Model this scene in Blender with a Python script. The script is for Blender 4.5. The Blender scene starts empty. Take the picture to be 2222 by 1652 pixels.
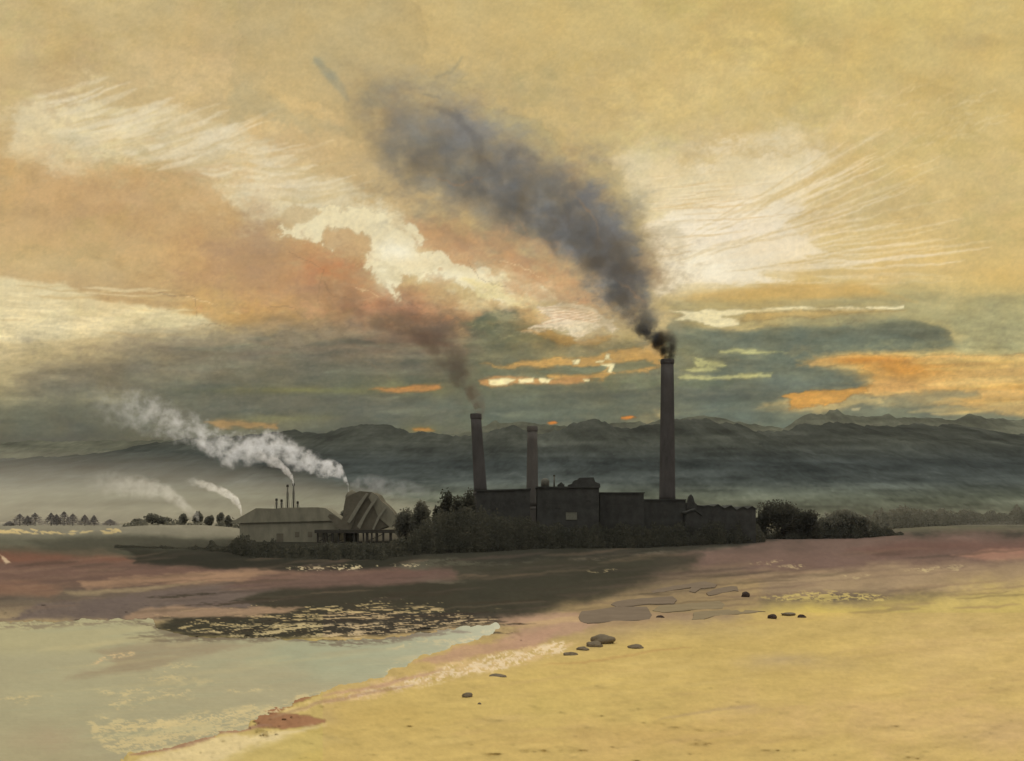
import bpy, bmesh, math, random
import numpy as np
from mathutils import Vector, noise as mnoise

# ------------------------------------------------------------------ image coordinates of the place
# All directions are image coordinates cast from the camera: (u, v) are image pixels,
# F pixels per radian-tangent, column U0 is due +Y, row V0 is the horizon.
F, U0, V0, H = 2383.0, 1111.0, 1120.0, 12.8
def P(u, v, d):
    return Vector(((u-U0)/F*d, d, H+(V0-v)/F*d))
def gd(v, z=0.0):
    return (H-z)*F/(v-V0)

scene = bpy.context.scene
col = scene.collection
# ------------------------------------------------------------------ camera
cam = bpy.data.cameras.new("camera")
cam.sensor_width = 36; cam.lens = 36*F/2222.0
cam.shift_y = (V0-826.0)/2222.0
cam.clip_start = 0.5; cam.clip_end = 30000
co = bpy.data.objects.new("camera", cam); col.objects.link(co)
co.location = (0, 0, H); co.rotation_euler = (math.radians(90), 0, 0)
scene.camera = co
# ------------------------------------------------------------------ world, sun, exposure
SUN_EL, SUN_AZ = math.radians(17), math.radians(9)      # west, a little right of the tall chimney
w = bpy.data.worlds.new("World"); scene.world = w; w.use_nodes = True
nt = w.node_tree; bg = nt.nodes["Background"]
sk = nt.nodes.new("ShaderNodeTexSky"); sk.sky_type = 'NISHITA'; sk.sun_disc = False
sk.sun_elevation = SUN_EL; sk.sun_rotation = SUN_AZ
nt.links.new(sk.outputs[0], bg.inputs[0]); bg.inputs[1].default_value = 0.05
w.cycles.sampling_method = 'NONE'
sl = bpy.data.lights.new("sun", 'SUN'); sl.energy = 1.4; sl.angle = math.radians(10); sl.color = (1.0, .90, .78)
so = bpy.data.objects.new("sun", sl); col.objects.link(so)
sd_ = Vector((math.sin(SUN_AZ)*math.cos(SUN_EL), math.cos(SUN_AZ)*math.cos(SUN_EL), math.sin(SUN_EL)))
so.rotation_euler = sd_.to_track_quat('Z', 'Y').to_euler()
scene.view_settings.view_transform = 'Standard'; scene.view_settings.look = 'None'
scene.view_settings.exposure = 0; scene.view_settings.gamma = 1; scene.view_settings.use_curve_mapping = False
scene.render.engine = 'CYCLES'
cy = scene.cycles
cy.use_denoising = True
cy.max_bounces = 6; cy.diffuse_bounces = 2; cy.glossy_bounces = 2; cy.volume_bounces = 2; cy.transparent_max_bounces = 16
cy.volume_step_rate = 1.0; cy.volume_max_steps = 256
cy.use_adaptive_sampling = False
ZENITH = 1.45                                            # the sky overhead glows above the frame

# ------------------------------------------------------------------ helpers
def lin(c):
    c = np.asarray(c, float)/255.0
    return np.where(c <= .04045, c/12.92, ((c+.055)/1.055)**2.4)
def tag(o, label=None, cat=None, group=None, kind=None):
    if label: o["label"] = label
    if cat: o["category"] = cat
    if group: o["group"] = group
    if kind: o["kind"] = kind
    return o
def link(name, me, mat=None, parent=None, smooth=False):
    o = bpy.data.objects.new(name, me); col.objects.link(o)
    if mat: me.materials.append(mat)
    if parent is not None:
        o.parent = parent
    if smooth:
        me.polygons.foreach_set("use_smooth", [True]*len(me.polygons))
    return o
def empty(name, loc, rz=0):
    o = bpy.data.objects.new(name, None); col.objects.link(o); o.location = loc; o.rotation_euler.z = rz
    o.empty_display_size = .5
    return o
class MB:
    "collects shapes for ONE mesh"
    def __init__(s): s.v = []; s.f = []
    def add(s, vs, fs):
        n = len(s.v); s.v += [tuple(x) for x in vs]; s.f += [tuple(i+n for i in f) for f in fs]
        return s
    def box(s, x0, x1, y0, y1, z0, z1):
        return s.add([(x0,y0,z0),(x1,y0,z0),(x1,y1,z0),(x0,y1,z0),(x0,y0,z1),(x1,y0,z1),(x1,y1,z1),(x0,y1,z1)],
                     [(0,3,2,1),(4,5,6,7),(0,1,5,4),(1,2,6,5),(2,3,7,6),(3,0,4,7)])
    def prism(s, prof, y0, y1):
        "profile in x,z (counter-clockwise seen from -y) pushed from y0 to y1"
        n = len(prof)
        vs = [(x, y0, z) for x, z in prof]+[(x, y1, z) for x, z in prof]
        fs = [tuple(range(n)), tuple(range(2*n-1, n-1, -1))]
        fs += [(i, i+n, (i+1) % n+n, (i+1) % n) for i in range(n)]
        return s.add(vs, fs)
    def lathe(s, prof, seg=20, cx=0, cy=0, lean=0.0):
        vs = []; fs = []
        for r, z in prof:
            for k in range(seg):
                a = 2*math.pi*k/seg
                vs.append((cx+lean*z+r*math.cos(a), cy+r*math.sin(a), z))
        for j in range(len(prof)-1):
            for k in range(seg):
                k2 = (k+1) % seg
                fs.append((j*seg+k, j*seg+k2, (j+1)*seg+k2, (j+1)*seg+k))
        fs.append(tuple(reversed(range(seg)))); fs.append(tuple((len(prof)-1)*seg+k for k in range(seg)))
        return s.add(vs, fs)
    def beam(s, a, b, w, h=None):
        a = Vector(a); b = Vector(b); h = h or w
        d = (b-a).normalized(); up = Vector((0,0,1)) if abs(d.z) < .95 else Vector((0,1,0))
        sx = d.cross(up).normalized()*w/2; sz = sx.cross(d).normalized()*h/2
        vs = [a-sx-sz, a+sx-sz, a+sx+sz, a-sx+sz, b-sx-sz, b+sx-sz, b+sx+sz, b-sx+sz]
        return s.add(vs, [(0,3,2,1),(4,5,6,7),(0,1,5,4),(1,2,6,5),(2,3,7,6),(3,0,4,7)])
    def build(s, name, mat, parent=None, smooth=False):
        me = bpy.data.meshes.new(name); me.from_pydata(s.v, [], s.f); me.update()
        return link(name, me, mat, parent, smooth)

# ---- value noise on arrays
_rng = np.random.RandomState(7)
_T = _rng.rand(16, 256, 256).astype(np.float32)
def vn(x, y, k=0):
    t = _T[k % 16]
    xi = np.floor(x).astype(np.int64); yi = np.floor(y).astype(np.int64)
    fx = (x-xi).astype(np.float32); fy = (y-yi).astype(np.float32)
    fx = fx*fx*(3-2*fx); fy = fy*fy*(3-2*fy)
    a = t[xi & 255, yi & 255]; b = t[(xi+1) & 255, yi & 255]; c = t[xi & 255, (yi+1) & 255]; d = t[(xi+1) & 255, (yi+1) & 255]
    return (a*(1-fx)+b*fx)*(1-fy)+(c*(1-fx)+d*fx)*fy
def fbm(x, y, k=0, o=4, g=.5):
    s = 0; a = 1; n = 0
    for i in range(o):
        s = s+a*(vn(x*2**i+17.3*i, y*2**i+5.1*i, k+i)-.5); n += a; a *= g
    return s/n*2            # about -1..1
def sst(a, b, x):
    t = np.clip((x-a)/(b-a), 0, 1); return t*t*(3-2*t)
def sdf(U, V, pts):
    pts = np.asarray(pts, float); n = len(pts)
    best = np.full(U.shape, 1e18); ins = np.zeros(U.shape, bool)
    for i in range(n):
        ax, ay = pts[i]; bx, by = pts[(i+1) % n]
        ex, ey = bx-ax, by-ay
        t = np.clip(((U-ax)*ex+(V-ay)*ey)/(ex*ex+ey*ey+1e-9), 0, 1)
        best = np.minimum(best, (U-ax-t*ex)**2+(V-ay-t*ey)**2)
        if ay != by:
            c = ((ay > V) != (by > V)) & (U < (bx-ax)*(V-ay)/(by-ay)+ax)
            ins ^= c
    d = np.sqrt(best)
    return np.where(ins, d, -d)

class Painter:
    "pigment laid over a field of image coordinates; colours kept in display units"
    def __init__(s, U, V, base):
        s.U = U.ravel(); s.V = V.ravel(); s.C = np.array(np.broadcast_to(base, (s.U.size, 3)), float).copy(); s.k = 0
    def _cull(s, x0, x1, y0, y1):
        return np.nonzero((s.U > x0) & (s.U < x1) & (s.V > y0) & (s.V < y1))[0]
    def _mix(s, idx, c, al):
        al = al[:, None]; s.C[idx] = s.C[idx]*(1-al)+np.asarray(c, float)*al
    def wash(s, pts, c, a=1, soft=8, amp=14, sc=60, ax=1.0, dry=0, dax=8, dsc=5, edge=0, mott=0, slope=0.0):
        s.k += 1; k = s.k
        p = np.asarray(pts, float); m = abs(soft)*1.5+amp*1.6+6
        i = s._cull(p[:,0].min()-m, p[:,0].max()+m, p[:,1].min()-m, p[:,1].max()+m)
        if i.size == 0: return
        U, V = s.U[i], s.V[i]
        n1 = 1.9*fbm(U/sc/ax+k*3.7, V/sc+k*1.9, k, 5, .68); n2 = 1.9*fbm(U/sc/ax+9+k, V/sc+31+k*2.3, k+3, 5, .68)
        f1 = fbm(U/7/ax+k, V/7, k+4, 3, .7); f2 = fbm(U/7/ax+k+50, V/7+9, k+6, 3, .7)
        d = sdf(U+n1*amp*ax+f1*min(amp*.35, 5)*ax, V+n2*amp+f2*min(amp*.35, 5), p)
        al = sst(-soft, soft, d)*a
        if dry:
            W = V+U*slope
            r = fbm(U/(dsc*dax)+k, W/dsc, k+5, 4, .75)*1.25+.45*fbm(U/(dsc*dax*5), W/(dsc*4), k+8, 3, .6)
            al = al*sst(dry-.10, dry+.10, r+.2*sst(0, 30, d))
        if mott:
            al = np.clip(al*(1+mott*fbm(U/40/ax+k, V/40, k+6, 4, .6)), 0, 1)
        s._mix(i, c, al)
        if edge:
            s.C[i] *= (1-edge*np.exp(-(d/2.2)**2))[:, None]
    def glow(s, x, y, rx, ry, c, a=.5, amp=.35, sc=50, pw=1.0):
        s.k += 1; k = s.k
        i = s._cull(x-3*rx, x+3*rx, y-3*ry, y+3*ry)
        if i.size == 0: return
        U, V = s.U[i], s.V[i]
        n1 = 2.2*fbm(U/sc/1.6+k*3.7, V/sc+k, k, 5, .68); n2 = 2.2*fbm(U/sc/1.6+9+k, V/sc+31+k, k+3, 5, .68)
        q = ((U-x)/rx+n1*amp)**2+((V-y)/ry+n2*amp)**2
        s._mix(i, c, a*np.exp(-q**pw))
    def line(s, pts, w, c, a=.6, soft=1.5, amp=5, sc=30, dry=0, taper=True):
        s.k += 1; k = s.k
        p = np.asarray(pts, float); m = w+soft+amp*1.6+4
        i = s._cull(p[:,0].min()-m, p[:,0].max()+m, p[:,1].min()-m, p[:,1].max()+m)
        if i.size == 0: return
        U = s.U[i]+amp*fbm(s.U[i]/sc+k, s.V[i]/sc, k, 4, .6); V = s.V[i]+amp*fbm(s.U[i]/sc+5, s.V[i]/sc+k, k+2, 4, .6)
        L = np.r_[0, np.cumsum(np.hypot(*np.diff(p, axis=0).T))]; L /= L[-1]
        best = np.full(U.shape, 1e18); T = np.zeros(U.shape)
        for j in range(len(p)-1):
            e = p[j+1]-p[j]; t = np.clip(((U-p[j,0])*e[0]+(V-p[j,1])*e[1])/(e@e), 0, 1)
            q = (U-p[j,0]-t*e[0])**2+(V-p[j,1]-t*e[1])**2
            b = q < best; best = np.where(b, q, best); T = np.where(b, L[j]+t*(L[j+1]-L[j]), T)
        ww = w*(np.clip(4*T*(1-T), 0, 1)**.6 if taper else 1)
        al = a*(1-sst(ww-soft, ww+soft, np.sqrt(best)))
        if dry:
            al = al*sst(dry-.15, dry+.15, fbm(s.U[i]/18, s.V[i]/4, k+5, 3, .6))
        s._mix(i, c, al)
    def mottle(s, amt, sx, sy, k=3, tint=None, idx=None):
        n = fbm(s.U/sx, s.V/sy, k, 5, .62)
        t = np.ones(3) if tint is None else np.asarray(tint, float)
        s.C *= 1+amt*n[:, None]*t

def grid_mesh(name, X, Y, Z, C=None):
    r, c = X.shape
    me = bpy.data.meshes.new(name)
    vs = np.stack([X, Y, Z], -1).reshape(-1, 3).astype(np.float32)
    ii = np.arange(r*c).reshape(r, c)
    q = np.stack([ii[:-1,:-1], ii[:-1,1:], ii[1:,1:], ii[1:,:-1]], -1).reshape(-1, 4).astype(np.int32)
    me.vertices.add(len(vs)); me.vertices.foreach_set("co", vs.ravel())
    me.loops.add(q.size); me.loops.foreach_set("vertex_index", q.ravel())
    me.polygons.add(len(q)); me.polygons.foreach_set("loop_start", np.arange(0, q.size, 4, dtype=np.int32))
    me.polygons.foreach_set("loop_total", np.full(len(q), 4, np.int32))
    me.polygons.foreach_set("use_smooth", np.ones(len(q), bool))
    me.update(); me.validate()
    if C is not None:
        a = me.color_attributes.new("pigment", 'FLOAT_COLOR', 'POINT')
        a.data.foreach_set("color", np.concatenate([C, np.ones((len(C), 1))], 1).astype(np.float32).ravel())
    return me

# ---- node materials
def mat_new(name):
    m = bpy.data.materials.new(name); m.use_nodes = True; m.node_tree.nodes.clear()
    return m, m.node_tree.nodes, m.node_tree.links
def solid(name, rgb, rough=.9, var=.35, scale=.6, rgb2=None, stretch=(1,1,1), bump=0.0, spec=0.0):
    "mottled matte surface: two shades of the material's own colour broken by noise"
    m, N, L = mat_new(name)
    out = N.new("ShaderNodeOutputMaterial"); b = N.new("ShaderNodeBsdfPrincipled")
    tc = N.new("ShaderNodeTexCoord"); mp = N.new("ShaderNodeMapping"); mp.inputs['Scale'].default_value = stretch
    n = N.new("ShaderNodeTexNoise"); n.inputs['Scale'].default_value = scale; n.inputs['Detail'].default_value = 6; n.inputs['Roughness'].default_value = .65
    r = N.new("ShaderNodeValToRGB"); r.color_ramp.elements[0].position = .3; r.color_ramp.elements[1].position = .7
    c = np.array(rgb, float); c2 = np.array(rgb2, float) if rgb2 is not None else c*(1+var)
    c1 = c if rgb2 is not None else c*(1-var)
    r.color_ramp.elements[0].color = (*c1, 1); r.color_ramp.elements[1].color = (*np.clip(c2, 0, 1), 1)
    L.new(tc.outputs['Object'], mp.inputs[0]); L.new(mp.outputs[0], n.inputs['Vector']); L.new(n.outputs['Fac'], r.inputs[0])
    L.new(r.outputs[0], b.inputs['Base Color']); b.inputs['Roughness'].default_value = rough
    b.inputs['Specular IOR Level'].default_value = spec
    if bump:
        bp = N.new("ShaderNodeBump"); bp.inputs['Strength'].default_value = bump; bp.inputs['Distance'].default_value = .3
        L.new(n.outputs['Fac'], bp.inputs['Height']); L.new(bp.outputs[0], b.inputs['Normal'])
    L.new(b.outputs[0], out.inputs[0])
    return m

# ================================================================== SKY
def uv_of(az, el):
    "image pixel coordinates of a direction (front half); outside the front the field is folded away"
    dx = np.sin(az)*np.cos(el); dy = np.cos(az)*np.cos(el); dz = np.sin(el)
    dy2 = np.where(dy > .12, dy, .12)
    return U0+F*dx/dy2, V0-F*dz/dy2, dy
def lines(spans):
    out = []
    for a, b, s in spans:
        out += list(np.arange(a, b, s))
    out.append(spans[-1][1]); return np.array(out)
AZ = np.radians(lines([(-180, -60, 4), (-60, -30, 1), (-30, 30, .06), (30, 60, 1), (60, 180, 4)]))
EL = np.radians(lines([(-3, -.3, .9), (-.3, 26.5, .06), (26.5, 40, 1), (40, 90, 5)]))
az, el = np.meshgrid(AZ, EL)
U, V, dy = uv_of(az, el)
sk_p = Painter(U, V, (200, 178, 122))
p = sk_p
u, v = p.U, p.V
def ramp(x, xs, cs):
    cs = np.asarray(cs, float); return np.stack([np.interp(x, xs, cs[:, i]) for i in range(3)], -1)
cl = ramp(v, [-200, 0, 250, 450, 600, 700, 780, 900, 1000, 1060, 1120],
          [(200,177,124),(201,178,126),(200,174,124),(202,172,122),(208,180,128),(214,192,142),(190,170,122),(140,134,102),(104,102,82),(150,140,106),(172,154,112)])
cr = ramp(v, [-200, 0, 250, 450, 600, 700, 780, 900, 1000, 1060, 1120],
          [(198,174,112),(200,176,114),(205,180,118),(210,184,124),(211,180,112),(196,176,116),(188,166,106),(182,160,106),(140,140,110),(140,140,110),(150,145,110)])
t = sst(500, 1700, u)[:, None]
p.C = cl*(1-t)+cr*t
p.C *= (1+.035*fbm(u/260, v/200, 2, 5, .6))[:, None]
# --- right hand cream light
p.glow(1560, 470, 330, 190, (224,204,156), .75)
p.wash([(1400,640),(1420,560),(1395,470),(1370,400),(1310,340),(1400,300),(1520,290),(1600,320),(1700,270),(1770,300),(1800,280),(1815,340),(1750,400),(1785,440),(1715,480),(1765,525),(1700,560),(1705,605),(1560,602),(1450,630)],
       (230,212,172), .6, 20, 22, 60, 1.6, mott=.5)
p.wash([(1405,640),(1440,560),(1400,480),(1500,450),(1620,400),(1740,360),(1790,330),(1745,410),(1710,470),(1760,520),(1690,555),(1640,585),(1700,604),(1560,600),(1450,625)],
       (238,221,188), .85, 9, 14, 40, 2.2, mott=.35)
p.glow(1520, 575, 90, 40, (249,236,204), .9)
p.glow(1640, 470, 70, 60, (244,226,200), .6)
rr = random.Random(5)
for k in range(70):
    a0 = rr.uniform(-.5, .12); r0 = rr.uniform(60, 420); r1 = r0+rr.uniform(120, 420)
    cx, cy_ = 1380, 590+rr.uniform(-40, 30)
    q = [(cx+rr_*math.cos(a0), cy_+rr_*math.sin(a0)-40*(rr_/700)**2) for rr_ in np.linspace(r0, r1, 5)]
    if k % 3: p.line(q, rr.uniform(1.2, 4), (236,217,178), rr.uniform(.25, .6), 2, 9, 70)
    else: p.line(q, rr.uniform(1.5, 5), (206,178,120), rr.uniform(.25, .5), 2.5, 9, 70)
for k in range(46):
    y = rr.uniform(380, 560); x = rr.uniform(1390, 1560); L_ = rr.uniform(60, 260)
    p.line([(x,y),(x+L_*.5,y-4),(x+L_,y-14)], rr.uniform(1, 2.6), (212,180,124) if k % 2 else (246,230,198), rr.uniform(.3, .6), 1.5, 4, 50)
for (x, y, rx, ry) in [(1560,300,60,30),(1660,330,50,22),(1510,350,40,26),(1740,320,40,20),(1620,290,70,16)]:
    p.glow(x, y, rx, ry, (206,180,126), .6, .9, 18)
    p.glow(x+30, y+12, rx*.6, ry*.5, (236,218,178), .6, 1.2, 14)
for k in range(30):
    x = rr.uniform(1850, 2150); y = rr.uniform(200, 330)+(2000-x)*.05; 
    p.line([(x,y),(x+20,y-18),(x+60,y-26)], rr.uniform(1,2.6), (226,206,160), .35, 2, 10, 20)
# --- left cream streaks
p.wash([(20,300),(60,230),(120,180),(160,205),(260,225),(360,232),(400,240),(520,262),(610,330),(760,395),(785,425),(720,450),(660,480),(560,470),(470,400),(400,372),(320,350),(230,340),(130,385),(70,335),(20,330)],
       (220,203,162), .8, 14, 20, 70, 1.8, mott=.5)
for k in range(42):
    x = rr.uniform(60, 640); y = 210+(x-60)*.27+rr.uniform(-20, 90); L_ = rr.uniform(70, 230)
    p.line([(x,y),(x+L_*.5,y-L_*.10),(x+L_,y-L_*.30)] if x < 420 else [(x,y),(x+L_*.5,y+L_*.05),(x+L_,y-L_*.08)], rr.uniform(2, 8), (234,219,184) if k % 3 else (205,182,132), rr.uniform(.3, .65), 3, 8, 60)
p.wash([(420,400),(560,420),(760,415),(900,470),(820,520),(640,500),(520,470)], (226,211,172), .75, 18, 24, 50, mott=.5)
# --- tan and orange cloud mass on the left
p.wash([(-100,330),(60,345),(130,392),(300,380),(410,362),(450,400),(470,440),(520,455),(560,540),(640,520),(760,560),(820,610),(860,650),(960,610),(1060,650),(1140,690),(1030,740),(820,735),(560,715),(480,700),(400,690),(330,700),(230,665),(150,640),(-100,600)],
       (193,160,110), .72, 14, 24, 70, 1.3, edge=.04, mott=.4)
p.glow(250, 430, 170, 60, (196,158,112), .6); p.glow(90, 560, 200, 40, (206,182,128), .5)
p.glow(690, 590, 110, 50, (190,116,74), .75); p.glow(560, 590, 70, 60, (182,142,96), .6); p.glow(450,560,90,60,(190,146,98),.6)
p.glow(600, 680, 150, 34, (203,156,84), .85); p.glow(850, 665, 90, 30, (184,104,72), .75); p.glow(960, 690, 90, 26, (184,128,84), .6)
p.glow(760, 640, 90, 24, (196,136,86), .55); p.glow(470, 650, 80, 30, (202,164,100), .7); p.glow(880,700,160,16,(176,112,72),.5)
p.wash([(520,450),(545,440),(570,490),(600,560),(640,570),(600,600),(560,560),(520,500)], (160,130,100), .4, 18, 14, 30)
p.wash([(900,560),(1000,520),(1130,560),(1200,590),(1210,640),(1120,640),(1030,610),(930,600)], (203,164,118), .7, 16, 16, 40, edge=.05)
p.wash([(870,470),(1000,490),(1130,540),(1280,590),(1330,640),(1300,720),(1240,690),(1210,640),(1110,590),(960,560),(900,520)], (198,150,104), .75, 16, 20, 50)
p.glow(1260, 655, 60, 30, (202,138,102), .8)
# --- drifting remains of smoke hanging before the clouds
def drift(path, n, cols, a, spread=.8, size=.34, seed=3):
    r_ = random.Random(seed); q = np.asarray(path, float)
    for i in range(n):
        t_ = r_.random()**.9*(len(q)-1); j = min(int(t_), len(q)-2); f = t_-j
        x, y, r = q[j]*(1-f)+q[j+1]*f
        an = r_.uniform(0, 6.283); e = r*spread*r_.random()**.6
        sz = r*size*r_.uniform(.35, 1.5)
        p.glow(x+e*math.cos(an), y+e*math.sin(an), sz*r_.uniform(.9, 1.7), sz, cols[r_.randrange(len(cols))], a*r_.uniform(.45, 1)*(1-.85*t_/(len(q)-1)), 1.1, max(10, r*.35), 1.4)
# brown smoke of the left chimney feeding the orange cloud
brown_path = [(1015,840,30),(985,790,46),(950,750,60),(900,715,80),(820,690,100),(720,660,120),(620,640,120),(520,600,100)]
drift(brown_path[:5], 60, [(94,76,66),(106,88,72),(92,84,72),(114,92,74)], .6, .8, .34, 8)
drift(brown_path[3:], 50, [(190,138,94),(196,150,100),(172,136,98),(204,160,104),(160,130,100),(208,172,116),(186,126,84)], .5, .95, .36, 9)
drift([(560,440,50),(560,520,60),(600,590,60),(480,560,80),(380,500,90)], 50, [(184,152,112),(168,138,106),(196,162,116)], .36, .9, .36, 10)
# --- the bright break
p.wash([(690,455),(760,440),(850,462),(900,488),(918,500),(895,540),(960,550),(1010,575),(1080,590),(1170,615),(1225,655),(1180,665),(1100,655),(1030,630),(950,595),(890,600),(865,615),(845,642),(815,600),(790,565),(700,520),(640,515),(600,495)],
       (236,221,178), .95, 7, 17, 30, edge=.05, mott=.12)
p.glow(850, 540, 50, 28, (250,240,208), .9); p.glow(1010, 595, 90, 16, (249,236,196), .8); p.glow(835,600,18,26,(250,238,200),.8)
p.wash([(700,500),(735,490),(790,505),(810,540),(780,570),(740,560),(700,530)], (196,160,112), .8, 6, 10, 22, edge=.06)
p.wash([(1000,600),(1090,620),(1180,650),(1225,660),(1205,680),(1100,655),(1040,640)], (238,219,158), .9, 5, 8, 30)
p.wash([(600,460),(650,440),(700,455),(660,480),(630,500)], (200,172,124), .6, 6, 10, 20)
# --- cream band far left
p.wash([(-60,600),(60,605),(150,612),(200,640),(330,662),(480,703),(440,712),(300,716),(150,728),(-60,742)], (226,207,158), .95, 8, 9, 40, 2.5, mott=.3)
for k in range(24):
    x = rr.uniform(-40, 330); y = 605+rr.uniform(0, 120); L_ = rr.uniform(60, 200)
    p.line([(x,y),(x+L_*.5,y+L_*.05),(x+L_,y+L_*.02)], rr.uniform(1.5, 5), (240,222,174) if k % 3 else (208,178,122), .5, 2, 5, 40)
# --- long bank of grey green cloud
p.wash([(-200,760),(150,765),(330,725),(480,712),(560,700),(640,712),(760,705),(850,720),(960,700),(1060,670),(1120,680),(1150,700),(1200,705),(1240,740),(1330,735),(1400,740),(1470,700),(1600,715),(1700,690),(1800,700),(1900,690),(2000,700),(2080,740),(2000,765),(1860,762),(1730,785),(1820,790),(1895,815),(1850,835),(1690,855),(1700,890),(1800,880),(2300,905),(2300,1300),(-200,1300),(-200,900)],
       (112,113,94), .0, 14)
def bank(pts, c, a, soft, amp=16, sc=70, ax=2.6, **k): p.wash(pts, c, a, soft, amp, sc, ax, **k)
bank([(60,800),(330,735),(480,716),(640,708),(760,712),(900,715),(1080,720),(1100,940),(600,960),(300,930),(60,880)], (112,104,84), .85, 52, 16, 60, mott=.3)
bank([(-300,880),(300,840),(560,800),(1080,790),(1500,960),(1500,1010),(-300,1020)], (88,90,73), .8, 34, 14, 80, mott=.3)
bank([(-300,920),(200,925),(460,950),(700,940),(700,1010),(-300,1016)], (76,76,62), .7, 20, 10, 60, mott=.3)
p.glow(480, 800, 160, 26, (140,128,98), .4); p.glow(330,820,90,24,(132,128,100),.35)
bank([(1000,700),(1050,672),(1120,668),(1160,700),(1230,730),(1330,735),(1430,750),(1430,900),(1240,940),(1020,940),(1010,820)], (94,100,80), .9, 14, 12, 50, 2.0, mott=.25, edge=.05)
p.glow(930, 735, 60, 26, (104,72,58), .6); p.glow(860, 745, 120, 22, (110,88,70), .5)
bank([(1440,690),(1520,700),(1640,712),(1800,692),(1960,696),(2040,712),(2085,742),(1990,762),(1850,762),(1740,782),(1800,800),(1890,820),(1840,838),(1690,856),(1650,880),(1780,890),(1900,872),(2120,880),(2222,900),(2300,960),(1430,960)], (97,106,90), .93, 10, 10, 50, 2.6, mott=.2, edge=.05)
bank([(1850,640),(1960,625),(2300,630),(2300,765),(2100,762),(2060,715),(1960,690),(1850,690),(1700,700),(1760,660)], (160,155,112), .75, 18, 10, 70, 3, mott=.2)
bank([(1900,700),(1980,690),(2060,715),(2085,742),(2000,745),(1940,722)], (104,106,84), .7, 7, 8, 40, edge=.05)
p.glow(2080, 620, 200, 22, (200,176,112), .6)
bank([(1460,640),(1560,625),(1720,610),(1880,612),(1980,650),(1800,650),(1640,658),(1500,662)], (203,164,92), .7, 9, 7, 50, 3)
bank([(1440,655),(1700,652),(1960,640),(2010,690),(1800,690),(1620,702),(1470,700)], (158,148,104), .75, 12, 8, 50, 3)
# dark passages in the bank
for (x, y, rx, ry, c, a) in [(1560,800,120,26,(82,92,80),.6),(1700,740,120,14,(104,110,92),.5),(1560,850,160,18,(74,80,72),.7),(1300,855,120,14,(72,76,66),.6),
        (1150,870,140,20,(84,90,76),.6),(1140,735,60,26,(80,86,62),.7),(1310,740,70,14,(110,98,58),.6),(1210,790,60,8,(84,96,84),.8),(1700,830,100,14,(92,102,92),.7),
        (900,870,160,18,(88,88,72),.5),(700,870,160,14,(96,92,74),.45),(640,760,120,16,(110,98,80),.5),(760,800,140,10,(104,98,78),.4),(1120,800,60,10,(92,98,78),.6),
        (250,960,220,30,(84,82,64),.7),(420,985,160,22,(66,66,54),.7),(120,980,140,18,(88,88,72),.5),(1050,700,50,18,(96,104,74),.5),(1210,715,40,14,(98,104,70),.7),
        (200,870,120,20,(146,140,106),.5),(1480,760,50,14,(112,118,88),.6),(1650,770,70,10,(96,106,88),.5)]:
    p.glow(x, y, rx, ry, c, a, .6, 40)
for k in range(150):
    x = rr.uniform(300, 1850); y = rr.uniform(730, 940); L_ = rr.uniform(50, 240)
    dark = k % 2
    p.line([(x,y),(x+L_*.5,y+rr.uniform(-7,4)),(x+L_,y+rr.uniform(-12,4))], rr.uniform(1.5, 7), (72,78,68) if dark else (134,134,106), rr.uniform(.15, .38), 4, 5, 50)
# blooms: pigment gathered and thinned all over the wash
r_ = random.Random(77)
for i in range(300):
    x = r_.uniform(-40, 2260); y = r_.uniform(-20, 1000); low = y > 640
    if 1360 < x < 1860 and 240 < y < 640 and i % 3: continue
    j = int(np.argmin((p.U[::97]-x)**2+(p.V[::97]-y)**2))*97
    c = p.C[j]*r_.uniform(.86, 1.12)+np.array([r_.uniform(-6,6), r_.uniform(-4,4), r_.uniform(-8,8)])
    p.glow(x, y, r_.uniform(30, 150)*(1.3 if low else .8), r_.uniform(6, 22) if low else r_.uniform(16, 60), c, r_.uniform(.15, .4), 1.2, 30, 1.6)
# --- right hand light, clear passages
p.wash([(1330,380),(1400,330),(1500,350),(1600,300),(1720,290),(1790,330),(1760,400),(1700,440),(1560,470),(1440,480),(1380,440)], (228,210,168), .5, 16, 18, 40, 1.8, mott=.6)
p.wash([(1398,500),(1460,455),(1560,440),(1660,430),(1750,440),(1712,480),(1762,522),(1800,545),(1690,560),(1640,590),(1702,604),(1600,606),(1500,612),(1440,630),(1408,640),(1425,575)], (240,224,190), .8, 6, 10, 36, 2.2, mott=.3)
p.glow(1500, 580, 90, 34, (250,238,208), .9); p.glow(1600, 500, 90, 40, (243,226,198), .6)
for k in range(60):
    a0 = rr.uniform(-.52, .05); r0 = rr.uniform(80, 460); r1 = r0+rr.uniform(140, 420); cx, cy_ = 1380, 590+rr.uniform(-40, 20)
    q = [(cx+z_*math.cos(a0), cy_+z_*math.sin(a0)-40*(z_/700)**2) for z_ in np.linspace(r0, r1, 5)]
    p.line(q, rr.uniform(1.2, 4.5), (238,220,184) if k % 3 else (208,180,122), rr.uniform(.2, .5), 2, 9, 70)
for k in range(30):
    y = rr.uniform(400, 560); x = rr.uniform(1395, 1540); L_ = rr.uniform(60, 240)
    p.line([(x,y),(x+L_*.5,y-4),(x+L_,y-14)], rr.uniform(1, 2.6), (214,182,126) if k % 2 else (248,233,203), rr.uniform(.3, .6), 1.5, 4, 50)
for (x, y, rx, ry) in [(1560,300,50,26),(1650,325,44,20),(1500,350,34,22),(1740,320,36,18)]:
    p.glow(x, y, rx, ry, (208,182,128), .55, 1.0, 16); p.glow(x+24, y+12, rx*.6, ry*.5, (238,220,182), .6, 1.2, 12)
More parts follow.
